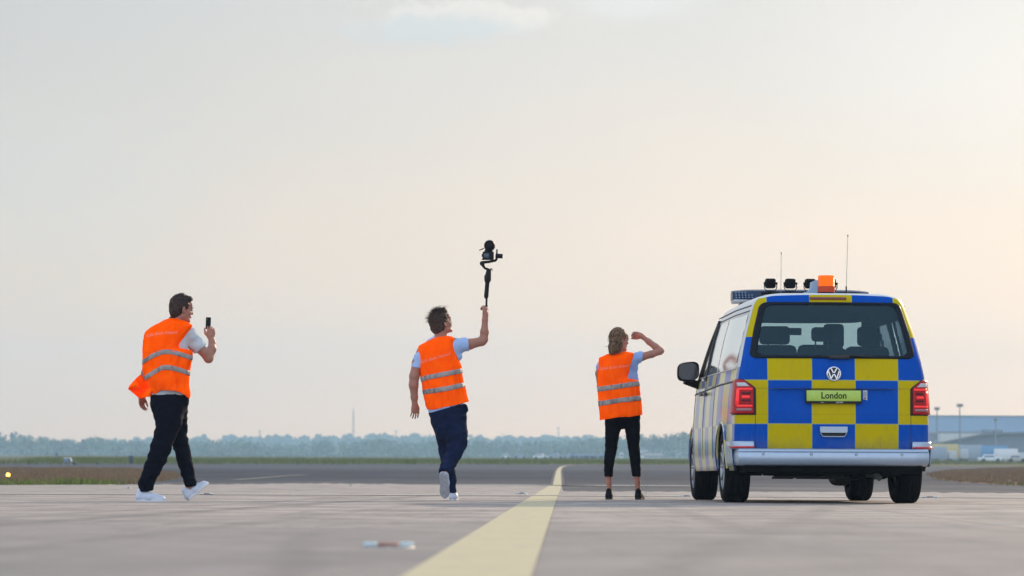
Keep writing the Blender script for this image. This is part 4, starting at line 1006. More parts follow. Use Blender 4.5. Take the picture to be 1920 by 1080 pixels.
# ------------------------------------------------------------------ bodies: blended solids turned into one skin
class Field:
    def __init__(s, lo, hi, h):
        s.lo = np.array(lo, float); s.h = h; s.n = np.ceil((np.array(hi)-s.lo)/h).astype(int)+1
        s.F = np.full(s.n, 1.0, np.float32)
    def _block(s, lo, hi, pad):
        a = np.clip(np.floor((np.array(lo)-pad-s.lo)/s.h).astype(int), 0, s.n-1); b = np.clip(np.ceil((np.array(hi)+pad-s.lo)/s.h).astype(int)+1, 1, s.n)
        if (b <= a).any(): return None
        ax = [s.lo[i]+s.h*np.arange(a[i], b[i]) for i in range(3)]
        X = np.stack(np.meshgrid(*ax, indexing='ij'), -1); return tuple(slice(a[i], b[i]) for i in range(3)), X
    def _merge(s, sl, d, k, sub=False):
        f = s.F[sl]; d = d.astype(np.float32)
        if sub: d = -d; hh = np.clip(.5-.5*(f-d)/k, 0, 1) if k else 0; s.F[sl] = np.maximum(f, d) if not k else f*(1-hh)+d*hh+k*hh*(1-hh); return
        if k <= 0: s.F[sl] = np.minimum(f, d); return
        hh = np.clip(.5+.5*(f-d)/k, 0, 1); s.F[sl] = f*(1-hh)+d*hh-k*hh*(1-hh)
    def cone(s, a, b, ra, rb, k=.02, ky=1.0, sub=False):
        """tapered limb from a to b; ky squeezes its depth"""
        a = np.array(a, float); b = np.array(b, float); R_ = max(ra, rb)
        q = s._block(np.minimum(a, b)-R_, np.maximum(a, b)+R_, k+3*s.h+.02)
        if q is None: return
        sl, X = q; c = (a+b)/2; S = np.array([1, 1/ky, 1]); P = (X-c)*S; A = (a-c)*S; B = (b-c)*S
        ab = B-A; L2 = max(ab@ab, 1e-9); t = np.clip(((P-A)@ab)/L2, 0, 1)
        d = np.linalg.norm(P-A-t[..., None]*ab, axis=-1)-(ra+(rb-ra)*t)
        if ky < 1: d = d*(.5+.5*ky)
        s._merge(sl, d, k, sub)
    def ell(s, c, r, M=None, k=.02, sub=False):
        """ellipsoid; M: 3x3 with its axes as columns"""
        c = np.array(c, float); r = np.array(r, float); R_ = r.max(); q = s._block(c-R_, c+R_, k+3*s.h+.02)
        if q is None: return
        sl, X = q; P = X-c
        if M is not None: P = P@np.array(M)
        k0 = np.linalg.norm(P/r, axis=-1); k1 = np.linalg.norm(P/(r*r), axis=-1)+1e-9
        s._merge(sl, k0*(k0-1)/k1, k, sub)
    def chain(s, pts, k=.012, ky=1.0):
        for (a, ra), (b, rb) in zip(pts[:-1], pts[1:]): s.cone(a, b, ra, rb, k, ky)
    def surf(s, disp=None):
        F_ = s.F; n = s.n; sg = F_ < 0; h = s.h
        # cells with a sign change
        c = np.zeros(n-1, np.int8)
        offs = [(i, j, k) for i in (0, 1) for j in (0, 1) for k in (0, 1)]
        for o in offs: c += sg[o[0]:n[0]-1+o[0], o[1]:n[1]-1+o[1], o[2]:n[2]-1+o[2]]
        act = (c > 0) & (c < 8); idx = np.full(n-1, -1, np.int64); ids = np.argwhere(act); idx[act] = np.arange(len(ids))
        acc = np.zeros((len(ids), 3)); cnt = np.zeros(len(ids))
        val = {o: F_[ids[:, 0]+o[0], ids[:, 1]+o[1], ids[:, 2]+o[2]] for o in offs}
        for o in offs:
            for ax in range(3):
                if o[ax]: continue
                p = list(o); p[ax] = 1; p = tuple(p); a, b = val[o], val[p]; m = (a < 0) != (b < 0)
                t = np.where(m, a/(a-b+1e-12), 0); q = np.tile(np.array(o, float), (len(ids), 1)); q[:, ax] += t
                acc[m] += q[m]; cnt[m] += 1
        v = (ids+acc/cnt[:, None])*h+s.lo
        faces = []
        for ax in range(3):
            u, w_ = (ax+1) % 3, (ax+2) % 3; sl0 = [slice(None)]*3; sl1 = [slice(None)]*3; sl0[ax] = slice(0, -1); sl1[ax] = slice(1, None)
            a, b = sg[tuple(sl0)], sg[tuple(sl1)]; E = np.argwhere(a != b); ok = (E[:, u] > 0) & (E[:, w_] > 0) & (E[:, u] < n[u]-1) & (E[:, w_] < n[w_]-1); E = E[ok]
            fl = a[E[:, 0], E[:, 1], E[:, 2]]
            def g(du, dw): q = E.copy(); q[:, u] += du; q[:, w_] += dw; return idx[q[:, 0], q[:, 1], q[:, 2]]
            Q = np.stack([g(-1, -1), g(0, -1), g(0, 0), g(-1, 0)], 1); Q[~fl] = Q[~fl][:, ::-1]; faces.append(Q)
        f = np.concatenate(faces)
        # light smoothing
        e = np.concatenate([f[:, [0, 1]], f[:, [1, 2]], f[:, [2, 3]], f[:, [3, 0]]]); 
        for _ in range(2):
            sm_ = np.zeros_like(v); ct = np.zeros(len(v)); 
            for ax in range(3): sm_[:, ax] = np.bincount(e[:, 0], v[e[:, 1], ax], len(v))+np.bincount(e[:, 1], v[e[:, 0], ax], len(v))
            ct = np.bincount(e[:, 0], minlength=len(v))+np.bincount(e[:, 1], minlength=len(v)); v = v*.5+sm_/np.maximum(ct, 1)[:, None]*.5
        if disp is not None:
            nr_ = np.cross(v[f[:, 2]]-v[f[:, 0]], v[f[:, 3]]-v[f[:, 1]]); vn = np.zeros_like(v)
            for i in range(4):
                for ax in range(3): vn[:, ax] += np.bincount(f[:, i], nr_[:, ax], len(v))
            vn /= np.linalg.norm(vn, axis=1)[:, None]+1e-9; v = v+vn*disp(v)[:, None]
        return v, f
def folds(amp, fr=(9, 9, 14), seed=0.0, warp=1.0):
    """cloth wrinkles: ridged noise running aslant"""
    def f(v):
        out = np.empty(len(v), np.float64)
        for i, p in enumerate(v):
            q = Vector((p[0]*fr[0]+p[2]*5*warp+seed, p[1]*fr[1], p[2]*fr[2]-p[0]*6*warp))
            a = noise.noise(q); b = noise.noise(q*2.3+Vector((7, 3, 1))); out[i] = amp*(1-2.4*abs(a))*.7+amp*.45*b
        return out
    return f

class Fig:
    """a person: pixel joints of the photograph turned into metres around a standing point"""
    def __init__(s, px, pyfoot, D, label, hgt=1.8, unit=1.0):
        s.D = D; s.px0 = px; s.py0 = pyfoot; s.s = F/D
        s.loc = Vector((W(px, pyfoot, D).x, D, 0)); s.root = empty('person', s.loc); tag(s.root, label, 'person')
    def P(s, px, py, dy=0.0):
        Y = s.D+dy; w_ = W(px, py, Y)
        return np.array([w_.x-s.loc.x, dy, max(0.0, w_.z)])
    def L(s, px): return px/s.s
    def chain(s, f, pts, k=.015, ky=1.0):
        """pts: (px, py, dy, radius px)"""
        f.chain([(s.P(a, b, c), s.L(r)) for a, b, c, r in pts], k, ky)
    def make(s, name, f, m, parent=None, disp=None):
        v, q = f.surf(disp); return rawmesh(name, v, q, m, parent or s.root)
SK = dict(rough=.55)
def m_skin(base, red):
    def f(g, b, tc):
        n = g.noise(tc, 12, 4, .6); b.inputs['Subsurface Weight'].default_value = .12; b.inputs['Subsurface Radius'].default_value = (.012, .004, .002)
        return g.mix(g.step(n, .35, .7), base, red)
    return f
SKIN = mat('skin', rough=.5, spec=.35, fn=m_skin((.34, .165, .115), (.40, .155, .110)))
def m_hair(a, bcol):
    def f(g, b, tc):
        n = g.noise(g.vm('MULTIPLY', tc, (60, 60, 12)), 1.5, 4, .6); return g.mix(g.step(n, .35, .7), a, bcol)
    return f
def m_orange(g, b, tc):
    n = g.noise(tc, 6, 4, .6); wv_ = g.noise(tc, 900, 2, .5)
    c = g.mix(g.step(n, .3, .7), (1.0, .115, .0), (1.0, .150, .001))
    c = g.mix(g.m('MULTIPLY', g.step(wv_, .4, .6), .10), c, (.9, .09, .002))
    return c
def vest_mat():
    if 'orange_vest' in MATS: return MATS['orange_vest']
    # fluorescent cloth: under daylight it sends back more red-orange than falls on it in that band
    m = bpy.data.materials.new('orange_vest'); m.use_nodes = True; MATS['orange_vest'] = m; n = m.node_tree; n.nodes.clear(); g = NG(n)
    tc = g.node('ShaderNodeTexCoord').outputs['Object']; nn = g.noise(tc, 6, 4, .6); wv_ = g.noise(tc, 500, 2, .5)
    c = g.vm('MULTIPLY', g.mix(g.step(nn, .3, .7), (.90, .078, .0), (1.0, .112, .001)), (1.62, 1.5, 1.0))
    c = g.mix(g.m('MULTIPLY', g.step(wv_, .4, .6), .10), c, (1.2, .06, .002))
    c = g.mix(g.m('MULTIPLY', g.step(g.noise(g.vm('MULTIPLY', tc, (1.8, 1.8, .45)), 9, 3, .5, .8), .54, .66), .22), c, (.80, .045, .0))  # darker upright streaks: fold shading painted into the cloth colour
    df = g.node('ShaderNodeBsdfDiffuse'); g.put(df.inputs[0], c); bn = g.node('ShaderNodeBump'); bn.inputs['Strength'].default_value = .75; bn.inputs['Distance'].default_value = .03
    g.put(bn.inputs['Height'], g.noise(g.vm('MULTIPLY', tc, (1.6, 1.6, .7)), 9, 4, .55, .6)); g.l.new(bn.outputs[0], df.inputs['Normal'])
    tl = g.node('ShaderNodeBsdfTranslucent'); tl.inputs[0].default_value = (1.0, .10, .004, 1)
    mx = g.node('ShaderNodeMixShader'); mx.inputs[0].default_value = .12
    g.l.new(df.outputs[0], mx.inputs[1]); g.l.new(tl.outputs[0], mx.inputs[2]); out = g.node('ShaderNodeOutputMaterial'); g.l.new(mx.outputs[0], out.inputs[0]); return m
def m_refl(g, b, tc):
    n = g.noise(tc, 14, 4, .6); v = g.node('ShaderNodeTexVoronoi'); v.inputs['Scale'].default_value = 320; g.put(v.inputs['Vector'], tc)
    c = g.mix(g.step(n, .35, .65), (.30, .265, .255), (.42, .375, .36)); bars = g.step(g.noise(g.vm('MULTIPLY', tc, (26, 4, 7)), 1.0, 2, .4, .8), .55, .60); c = g.mix(g.m('MULTIPLY', bars, .75), c, (.12, .105, .10)); return g.mix(g.m('MULTIPLY', g.step(v.outputs['Distance'], .2, .6), .25), c, (.16, .15, .15))  # bars: dark creases and uneven glint painted into the tape colour
REFL = mat('reflective_tape', rough=.6, spec=.25, fn=m_refl); VEST = vest_mat()
HEM = mat('vest_hem', (.85, .085, .012), .7); PRINT = mat('pale_print', (.86, .27, .17), .6)
WHITE = mat('white_leather', (.50, .54, .64), .5, var=.04); SOLE = mat('white_rubber', (.60, .62, .66), .6); LACE = mat('white_lace', (.78, .78, .78), .7)

def frame(yaw, pitch=0.0, roll=0.0):
    """columns: right, forward, up of a head; yaw turns from away (+y) to the right"""
    M = Matrix.Rotation(-yaw, 3, 'Z') @ Matrix.Rotation(pitch, 3, 'X') @ Matrix.Rotation(roll, 3, 'Y'); return np.array(M)
def head(f, fig, c, M, k=1.0, female=False):
    T = lambda x, y, z: c+M@(np.array([x, y, z])*k)
    E = lambda p, r, kk=.012, sub=False, MM=None: f.ell(T(*p), np.array(r)*k, M if MM is None else M@MM, kk, sub)
    E((0, -.012, .035), (.072, .094, .086)); E((0, .030, -.022), (.061, .064, .082)); E((0, .040, -.074), (.046, .046, .040)); E((0, .078, -.098), (.020, .016, .017), .015)
    E((0, .078, .045), (.050, .022, .030), .02)
    for s in (-1, 1):
        E((s*.038, .066, -.028), (.022, .020, .020), .016); E((s*.031, .103, .004), (.016, .012, .011), .010, True)
        E((s*.028, .094, .021), (.020, .009, .006), .008)
        f.cone(T(s*.052, .0, -.06), T(s*.018, .075, -.098), .018*k, .014*k, .02)
        rot = np.array(Matrix.Rotation(s*.35, 3, 'Z'))
        E((s*.076, -.008, -.004), (.009, .020, .031), .004, False, rot); E((s*.082, -.004, .0), (.006, .011, .020), .003, True, rot); E((s*.072, -.004, -.026), (.008, .011, .012), .004)
    f.cone(T(0, .096, .010), T(0, .114, -.026), .0075*k, .010*k, .010); f.ell(T(0, .112, -.030), np.array([.015, .010, .008])*k, M, .008)
    E((0, .098, -.056), (.021, .010, .0055), .005); E((0, .095, -.068), (.019, .010, .006), .005)
    return T
def eyes(fig, T, M, k=1.0, brow=None):
    hd = []
    for s in (-1, 1):
        m = MB(); p = T(s*.031, .091, .004); v_, f_ = ico(p, .0115*k); m.add(v_, f_); m.build('eye', mat('eye_white', (.30, .26, .24), .4), fig.root)
        if brow is not None:
            m = MB(); m.tube([T(s*.014, .103, .023), T(s*.030, .104, .029), T(s*.047, .090, .025)], [.0026, .003, .0015], 6); m.build('eyebrow', brow, fig.root)
def hand(f, wrist, fwd, side, n=None, k=1.0, curl=(.3, .4, .3), spread=.10, thumb=(.55, .5), r=.0083, fl=(.072, .080, .076, .060), tw=1.0, curls=None):
    """fwd: along the palm, side: towards the thumb; n = palm side"""
    fwd = np.array(fwd, float); fwd /= np.linalg.norm(fwd); side = np.array(side, float); side -= fwd*(side@fwd); side /= np.linalg.norm(side)
    nn = np.cross(fwd, side) if n is None else np.array(n, float); nn -= fwd*(nn@fwd)+side*(nn@side); nn /= np.linalg.norm(nn)
    M = np.stack([side, fwd, nn], 1); w_ = np.array(wrist, float)
    f.cone(w_, w_+fwd*.03*k, .024*k, .026*k, .02)
    f.ell(w_+fwd*.048*k, np.array([.040, .046, .0165])*k, M, .014)
    f.cone(w_+fwd*.01*k+side*.014*k, w_+fwd*.045*k+side*.034*k+nn*.008*k, .017*k, .014*k, .014)
    for i in range(4):
        off = (.030-.0195*i)*k; b = w_+side*off+fwd*(.080-.004*abs(i-1.2))*k; d = fwd+side*spread*(1.3-i)*.9; d /= np.linalg.norm(d); L_ = fl[i]*k
        cc = curls[i] if curls else curl; p = b; ang = 0; rr = r*k*(1.0 if i < 3 else .88)
        f.cone(w_+side*off*.8+fwd*.04*k, p, rr*1.1, rr*1.12, .010)
        for j, (seg, a) in enumerate(zip((.46, .30, .24), cc)):
            ang += a; dd = d*math.cos(ang)+nn*math.sin(ang); q = p+dd*L_*seg; f.cone(p, q, rr*(1.06-.08*j), rr*(.98-.10*j), .004); p = q
    b = w_+side*.030*k+fwd*.022*k+nn*.006*k; a = thumb[0]; d = fwd*math.cos(a)+side*math.sin(a)+nn*.25; d /= np.linalg.norm(d)
    p = b+d*.038*k; f.cone(b, p, .0135*k, .0115*k, .010); a2 = a-thumb[1]; d2 = fwd*math.cos(a2)+side*math.sin(a2)+nn*.35; d2 /= np.linalg.norm(d2)
    q = p+d2*.030*k; f.cone(p, q, .0108*k, .0098*k, .004); f.cone(q, q+d2*.022*k, .0098*k, .0078*k, .004)
    return M
def strands(name, fig, roots, m, parent=None, n=6):
    """roots: (start, dir, bend, length, radius)"""
    mb = MB()
    for p, d, bd, L_, r in roots:
        pts = []; rad = []; q = np.array(p, float); d = np.array(d, float)
        for i in range(5): pts.append(q.copy()); rad.append(r*(1-.22*i)); d = d+np.array(bd)*.25; d /= np.linalg.norm(d); q = q+d*L_/4
        mb.tube(pts, rad, 4, cap=False)
    return mb.build(name, m, parent or fig.root)
class Shell:
    """a garment as a stack of slanted rings: (xl, yl, xr, yr, half depth, dy) in photo pixels"""
    def __init__(s, fig, rings, expo=2.5, amp=.004, seed=0, nu=96, nv=None, wr=None, hem=None):
        s.hem = hem
        s.fig = fig; s.r = rings; s.e = expo; s.amp = amp; s.seed = seed; s.nu = nu; s.nv = nv or 90; s.wr = wr
        a = np.array(rings, float); s.t = np.linspace(0, 1, len(rings))
        mid = (a[:, 1]+a[:, 3])/2; dd = np.abs(np.diff(mid))+.5*np.abs(np.diff(a[:, 0]))+.5*np.abs(np.diff(a[:, 2]))+.6; s.t = np.r_[0, np.cumsum(dd)]/dd.sum(); s.a = a
    def ring(s, v): return [np.interp(v, s.t, s.a[:, i]) for i in range(6)]
    def at(s, u, v, off=0.0):
        """u in turns; .25 = right, .5.. = the side towards the camera at .5+.25"""
        xl, yl, xr, yr, dp, dy = s.ring(v); th = 2*math.pi*u; c, sn = math.cos(th), math.sin(th); e = 2/s.e
        x = math.copysign(abs(c)**e, c); y = math.copysign(abs(sn)**e, sn)
        px = (xl+xr)/2+(xr-xl)/2*x; py = (yl+yr)/2+(yr-yl)/2*x
        if s.hem: py += s.hem(px)*v**7
        p = s.fig.P(px, py, dy+dp*y)
        q = Vector((u*7+math.sin(th)*1.2+s.seed, v*2.2, s.seed)); w_ = noise.noise(q)*.75+.45*noise.noise(Vector((math.cos(th)*3.5+v*2.0+s.seed, math.sin(th)*3.5, v*5.5)))+.3*noise.noise(Vector((math.cos(th)*8+v*9, math.sin(th)*8, v*12+s.seed)))
        k = (w_*s.amp*(0.5+1.2*v)+off)
        if s.wr: k += s.wr(px, py, y)
        cx = s.fig.P((xl+xr)/2, (yl+yr)/2, dy); d = p-cx; l = np.linalg.norm(d)+1e-9
        nn = np.array([c/max(.02, s.fig.L((xr-xl)/2)), sn/max(.02, dp), 0]); nn /= np.linalg.norm(nn)
        return p+nn*k
    def build(s, name, m, parent=None, close_top=False, thick=.003, v0=0.0, v1=1.0):
        V = []; us = np.arange(s.nu)/s.nu; vs = np.linspace(v0, v1, s.nv)
        for v in vs:
            for u in us: V.append(s.at(u, v))
        n = s.nu; f = [(j*n+i, j*n+(i+1) % n, (j+1)*n+(i+1) % n, (j+1)*n+i) for j in range(s.nv-1) for i in range(n)]
        o = rawmesh(name, np.array(V), np.array(f), m, parent or s.fig.root)
        if thick: q = o.modifiers.new('s', 'SOLIDIFY'); q.thickness = thick; q.offset = 0
        return o
    def band(s, name, yc, hw, m, parent, thick=.002, off=.004, x0=-1e9, x1=1e9, front=True):
        """a tape around the garment whose centre height (px) is yc(px)"""
        V = []; us = [i/(s.nu*2) for i in range(s.nu*2)]; vv = np.linspace(0, 1, 160); cols = []
        for u in us:
            th = 2*math.pi*u; x = math.copysign(abs(math.cos(th))**(2/s.e), math.cos(th))
            pyv = []; 
            for v in vv:
                xl, yl, xr, yr, dp, dy = s.ring(v); px = (xl+xr)/2+(xr-xl)/2*x; py = (yl+yr)/2+(yr-yl)/2*x; pyv.append(py-yc(px))
            pyv = np.array(pyv); col = []
            for k in (-1, -.33, .33, 1): col.append(float(np.interp(k*hw, pyv, vv)))
            cols.append(col)
        for j in range(4):
            for u, c in zip(us, cols): V.append(s.at(u, c[j], off))
        n = len(us); f = [(j*n+i, j*n+(i+1) % n, (j+1)*n+(i+1) % n, (j+1)*n+i) for j in range(3) for i in range(n)]
        o = rawmesh(name, np.array(V), np.array(f), m, parent); q = o.modifiers.new('s', 'SOLIDIFY'); q.thickness = thick; q.offset = 0
        return o
def bvh_of(o):
    me = o.data; return BVHTree.FromPolygons([v.co.copy() for v in me.vertices], [tuple(p.vertices) for p in me.polygons])
def print_on(fig, o, s_, size_px, x0, y0, x1, y1, m, parent, bend=0.0, off=.004):
    """letters laid on the garment's back along the line (x0, y0)-(x1, y1) in pixels"""
    vs_, fs_ = textmesh(s_, 1.0, 1.0, .012); a = np.array(vs_); w_ = a[:, 0].max()-a[:, 0].min(); L_ = math.hypot(x1-x0, y1-y0); k = L_/w_; ky = size_px/.72
    bt = bvh_of(o); out = []
    ux, uy = (x1-x0)/L_, (y1-y0)/L_
    for x, y in a:
        t_ = x*k; px = (x0+x1)/2+ux*t_-uy*(-y*ky)*-1; py = (y0+y1)/2+uy*t_-y*ky+bend*(1-(2*t_/L_)**2)
        p = fig.P(px, py, 0); o_ = Vector((p[0], -1.0, p[2])); hit = bt.ray_cast(o_, Vector((0, 1, 0)))
        yy = hit[0].y if hit[0] is not None else 0; out.append((p[0], yy-off, p[2]))
    b = MB(); b.add(out, fs_); return b.build('printed_lettering', m, parent, False)
def shoe(fig, heel, toe, up, wd_, hgt, mu, ms, label=None, ankle=None, lace=None, h=.0035):
    """heel/toe: sole points in metres; up: vector"""
    heel, toe, up = np.array(heel), np.array(toe), np.array(up, float); d = toe-heel; L_ = np.linalg.norm(d); d /= L_; up -= d*(up@d); up /= np.linalg.norm(up); sd = np.cross(d, up)
    A = lambda t_, s_, z_: heel+d*L_*t_+sd*s_*wd_+up*z_
    lo = np.minimum(heel, toe)-.12; hi = np.maximum(heel, toe)+.16
    M = np.stack([sd, d, up], 1)
    f = Field(lo, hi, h)
    f.cone(A(.14, 0, hgt*.50), A(.16, 0, hgt*.95), wd_*.80, wd_*.66, .02); f.cone(A(.12, 0, .03), A(.45, 0, .036), wd_*.74, wd_*.82, .02); f.cone(A(.45, .0, .034), A(.84, -.05, .026), wd_*.86, wd_*.62, .02)
    f.cone(A(.26, 0, hgt*.72), A(.62, 0, .046), wd_*.55, wd_*.50, .03); f.ell(A(.78, -.04, .024), (wd_*.88, L_*.19, .028), M, .02)
    bx_ = f._block(lo, hi, 0)
    if bx_:
        sl, X = bx_; dd = -((X-heel)@up-.012); f.F[sl] = np.maximum(f.F[sl], dd.astype(np.float32))
        dd = ((X-heel)@up-hgt*1.22); f.F[sl] = np.maximum(f.F[sl], dd.astype(np.float32))
    v, q = f.surf(); o = rawmesh('shoe', v, q, mu, fig.root)
    # sole
    pr = []
    for i in range(40):
        t_ = 2*math.pi*i/40; y = .5-.5*math.cos(t_) ; w_ = math.sin(t_)
        k_ = np.interp(y, [0, .1, .3, .5, .75, .9, 1], [.1, .72, .80, .76, .98, .78, .08]); pr.append((y, math.copysign(k_, w_)))
    m = MB(); vs_ = [A(-.02+1.04*y, x*.98, 0) for y, x in pr]+[A(-.025+1.05*y, x*1.02, .010) for y, x in pr]+[A(-.02+1.04*y, x*.98, .024) for y, x in pr]; n = 40
    m.add(vs_, [tuple(range(n))[::-1]]+[(j*n+i, j*n+(i+1) % n, (j+1)*n+(i+1) % n, (j+1)*n+i) for j in range(2) for i in range(n)]+[tuple(2*n+i for i in range(n))]); m.build('sole', ms, o)
    if lace:
        m = MB()
        for k in range(5):
            t_ = .34+k*.065; z = np.interp(t_, [.26, .62], [hgt*.72, .046])+wd_*.53
            m.tube([A(t_, -.5, z-.012), A(t_+.01, 0, z+.003), A(t_+.02, .5, z-.012)], .003, 5)
        m.build('laces', lace, o)
    if label: o['label'] = label
    return o

# ------------------------------------------------------------------ the man with the phone
def man_phone():
    g = Fig(305, 941, 27.8, 'man in an orange vest striding right and holding up a black phone'); P, L = g.P, g.L
    f = Field((-.40, -.42, -.02), (.56, .42, 1.92), .0045)
    c = P(339.5, 580, 0.0); M = frame(R(58), R(-4), R(2)); T = head(f, g, c, M, 1.0)
    f.cone(c+np.array([-.012, -.01, -.05]), P(330, 618, 0), .054, .060, .03)
    # trunk and legs under the clothes
    f.cone(P(318, 630, 0), P(316, 690, 0), L(26), L(30), .05, .7); f.cone(P(316, 690, 0), P(320, 750, 0), L(30), L(27), .05, .75)
    g.chain(f, [(317, 770, -.05, 15), (309, 815, -.11, 13), (296, 850, -.125, 11), (276, 905, -.10, 7.5), (266, 925, -.09, 6.5)]); g.chain(f, [(333, 775, .06, 12), (337, 826, .10, 9.5), (346, 860, .10, 8.5), (357, 908, .09, 6), (360, 924, .09, 6)])
    # raised right arm with the phone
    sh, el, wr = (350, 626, .03, 13), (391, 672, .10, 8.4), (395.8, 634, .20, 5.4)
    g.chain(f, [(340, 620, .02, 14), sh, (372, 652, .075, 9.0), (384, 661, .09, 9.2), el, (397, 655, .14, 8.2), (398, 643, .18, 6.4), wr], .02)
    wp = P(395.8, 634.3, .20)
    hand(f, wp, (-.012, .012, 1), (-.85, -.15, .1), n=(-.25, 1, 0), curls=[(.35, .5, .4), (.5, .8, .5), (.6, .9, .5), (.7, 1.0, .5)], spread=.04, thumb=(.75, .7), k=.95)
    # hanging left arm
    g.chain(f, [(290, 632, .06, 11), (281, 665, .12, 9), (273, 700, .14, 8), (265.5, 742, .16, 5.8)], .02)
    hand(f, P(265.5, 742, .16), (.0, .05, -1), (.5, .8, 0), n=(1, -.4, .05), curl=(.35, .45, .35), spread=.05, thumb=(.5, .4), k=.95)
    g.make('body', f, SKIN)
    hm = mat('dark_brown_hair', rough=.6, spec=.3, fn=m_hair((.014, .007, .006), (.060, .028, .020))); eyes(g, T, M, 1.0, hm)
    f = Field(c-.16, c+.19, .0035); A = lambda p, r, k=.01, sub=False: f.ell(T(*p), np.array(r), M, k, sub)
    A((0, -.018, .042), (.080, .098, .092)); A((0, -.045, -.005), (.074, .066, .085)); A((0, .055, .100), (.055, .045, .028), .02)
    A((0, .085, -.02), (.085, .070, .092), .006, True); 
    for s in (-1, 1): A((s*.078, -.006, -.012), (.022, .020, .030), .006, True); A((s*.08, .035, -.035), (.03, .035, .05), .006, True)
    g.make('hair', f, hm, disp=lambda v: np.array([.0045*noise.noise(Vector(p)*55)+.002*noise.noise(Vector(p)*160) for p in v]))
    rs = np.random.RandomState(2); rt = []
    for _ in range(420):
        th = rs.uniform(-1, 1); a = rs.uniform(-math.pi, math.pi); ph = rs.uniform(.0, 1.35); d = np.array([math.sin(a)*math.sin(ph), math.cos(a)*math.sin(ph), math.cos(ph)])
        if d[1] > .72: continue
        p = T(*(np.array([0, -.018, .042])+d*np.array([.079, .097, .091]))); dd = M@(d*.5+np.array([.1*rs.randn(), .8+.2*rs.randn(), .15])); rt.append((p, dd, M@np.array([0, .1, -.5]), rs.uniform(.018, .034), rs.uniform(.0012, .002)))
    strands('hair_strands', g, rt, hm)
    # shirt
    sh_m = mat('pale_grey_shirt', (.50, .535, .58), .85, var=.06, vscale=8, bump=.25, bscale=25)
    f = Field((-.42, -.34, .85), (.46, .40, 1.70), .005)
    f.cone(P(322, 640, 0), P(314, 690, 0), L(30), L(38), .05, .60); f.cone(P(300, 640, 0), P(300, 660, 0), L(22), L(26), .05, .60); f.cone(P(314, 690, 0), P(318, 738, 0), L(38), L(35), .05, .66)
    f.cone(P(330, 607, 0), P(326, 618, 0), .062, .075, .03)
    g.chain(f, [(338, 622, .02, 17), (352, 629, .04, 15.5), (366, 645, .07, 13.5), (378, 656, .09, 12.8)], .02)
    g.chain(f, [(296, 632, .04, 15), (288, 650, .09, 13), (283, 668, .11, 11.5)], .02)
    sl, X = f._block(f.lo, f.lo+f.h*f.n, 0); a_, b_ = P(369, 659, .08), P(385, 647, .09); nrm = np.array([.62, .1, -.75]); nrm /= np.linalg.norm(nrm)
    dd = (X-P(377, 653, .09))@nrm; near = (X[..., 0] > P(355, 640, 0)[0]); f.F[sl] = np.where(near, np.maximum(f.F[sl], dd-.0), f.F[sl]).astype(np.float32)
    f.F[sl] = np.maximum(f.F[sl], (P(0, 740.5, 0)[2]-X[..., 2])).astype(np.float32)
    shirt = g.make('shirt', f, sh_m, disp=folds(.007, (10, 10, 10), 3))
    f = Field(P(318, 612, 0)-.13, P(338, 590, 0)+.13, .004); f.cone(P(328.5, 603, 0), P(326, 611, 0), .064, .078, .01); g.make('collar', f, mat('black_collar', (.012, .012, .016), .8), parent=shirt)
    # vest
    rings = [(318, 596.5, 339, 598, .062, 0), (309, 600, 344, 600.5, .085, 0), (297, 606, 351, 604, .105, 0), (284, 613, 357, 607.5, .118, 0), (273, 622, 361, 610.5, .122, 0), (270, 630, 354, 622, .138, 0), (269, 640, 344, 636, .150, 0), (268.6, 650, 337, 646, .158, 0),
             (268, 658, 338, 652.5, .162, 0), (267.6, 663, 358, 657, .165, 0), (267.4, 668, 360.3, 662, .166, 0), (267.4, 690, 357.5, 680, .166, 0), (269.5, 706, 353.5, 705, .162, 0), (276, 722, 353.5, 722, .158, 0), (284, 736, 356.5, 742, .155, 0), (286.5, 741.5, 355.2, 747.5, .153, 0)]
    def wr(px, py, y): return .005*math.exp(-((px-292-(py-700)*.10)/3.0)**2)*(1 if py > 650 else 0)+.004*math.exp(-((px-303+(py-700)*.06)/2.6)**2)-.004*math.exp(-((px-297)/2.4)**2)
    sh_ = Shell(g, rings, 2.4, .012, 1.0, 120, 110, wr, hem=lambda x: -float(np.interp(x, [287, 300, 326, 340, 356], [0, 11.5, 12.5, 10, 0]))); vest = sh_.build('vest', VEST)
    up1 = lambda x: np.interp(x, [262, 268, 285, 305, 320, 340, 360], [682, 679, 668, 660, 660, 665, 671.5]); lo1 = lambda x: np.interp(x, [262, 270, 288, 305, 320, 340, 360], [713, 710, 699, 690, 690.5, 696, 702])
    sh_.band('reflective_band', up1, 4.6, REFL, vest); sh_.band('reflective_band', lo1, 5.0, REFL, vest)
    print_on(g, vest, 'Köln Bonn Airport', 6.2, 277, 631, 336, 624.5, PRINT, vest, -2)
    # the front flap blown out to the left
    V = []; nu, nv = 26, 22; top = [(268, 700), (268, 709), (272, 722), (285, 733)]; 
    for j in range(nv):
        t_ = j/(nv-1)
        a0 = np.array([np.interp(t_, [0, 1], [263.5, 288]), np.interp(t_, [0, 1], [702, 736])])       # inner edge at the vest
        a1 = np.array([np.interp(t_, [0, .35, .62, 1], [242, 240.5, 251, 262]), np.interp(t_, [0, .35, .62, 1], [724, 730, 737.5, 747])])
        for i in range(nu):
            s_ = i/(nu-1); q = a0*(1-s_)+a1*s_; q[1] += 2.0*math.sin(s_*math.pi)*(t_-.3)*2; w_ = .035*math.sin(t_*9+s_*3)*s_+.02*math.sin(s_*8+t_*2)
            V.append(g.P(q[0], q[1], .03+w_))
    fs_ = [(j*nu+i, j*nu+i+1, (j+1)*nu+i+1, (j+1)*nu+i) for j in range(nv-1) for i in range(nu-1)]
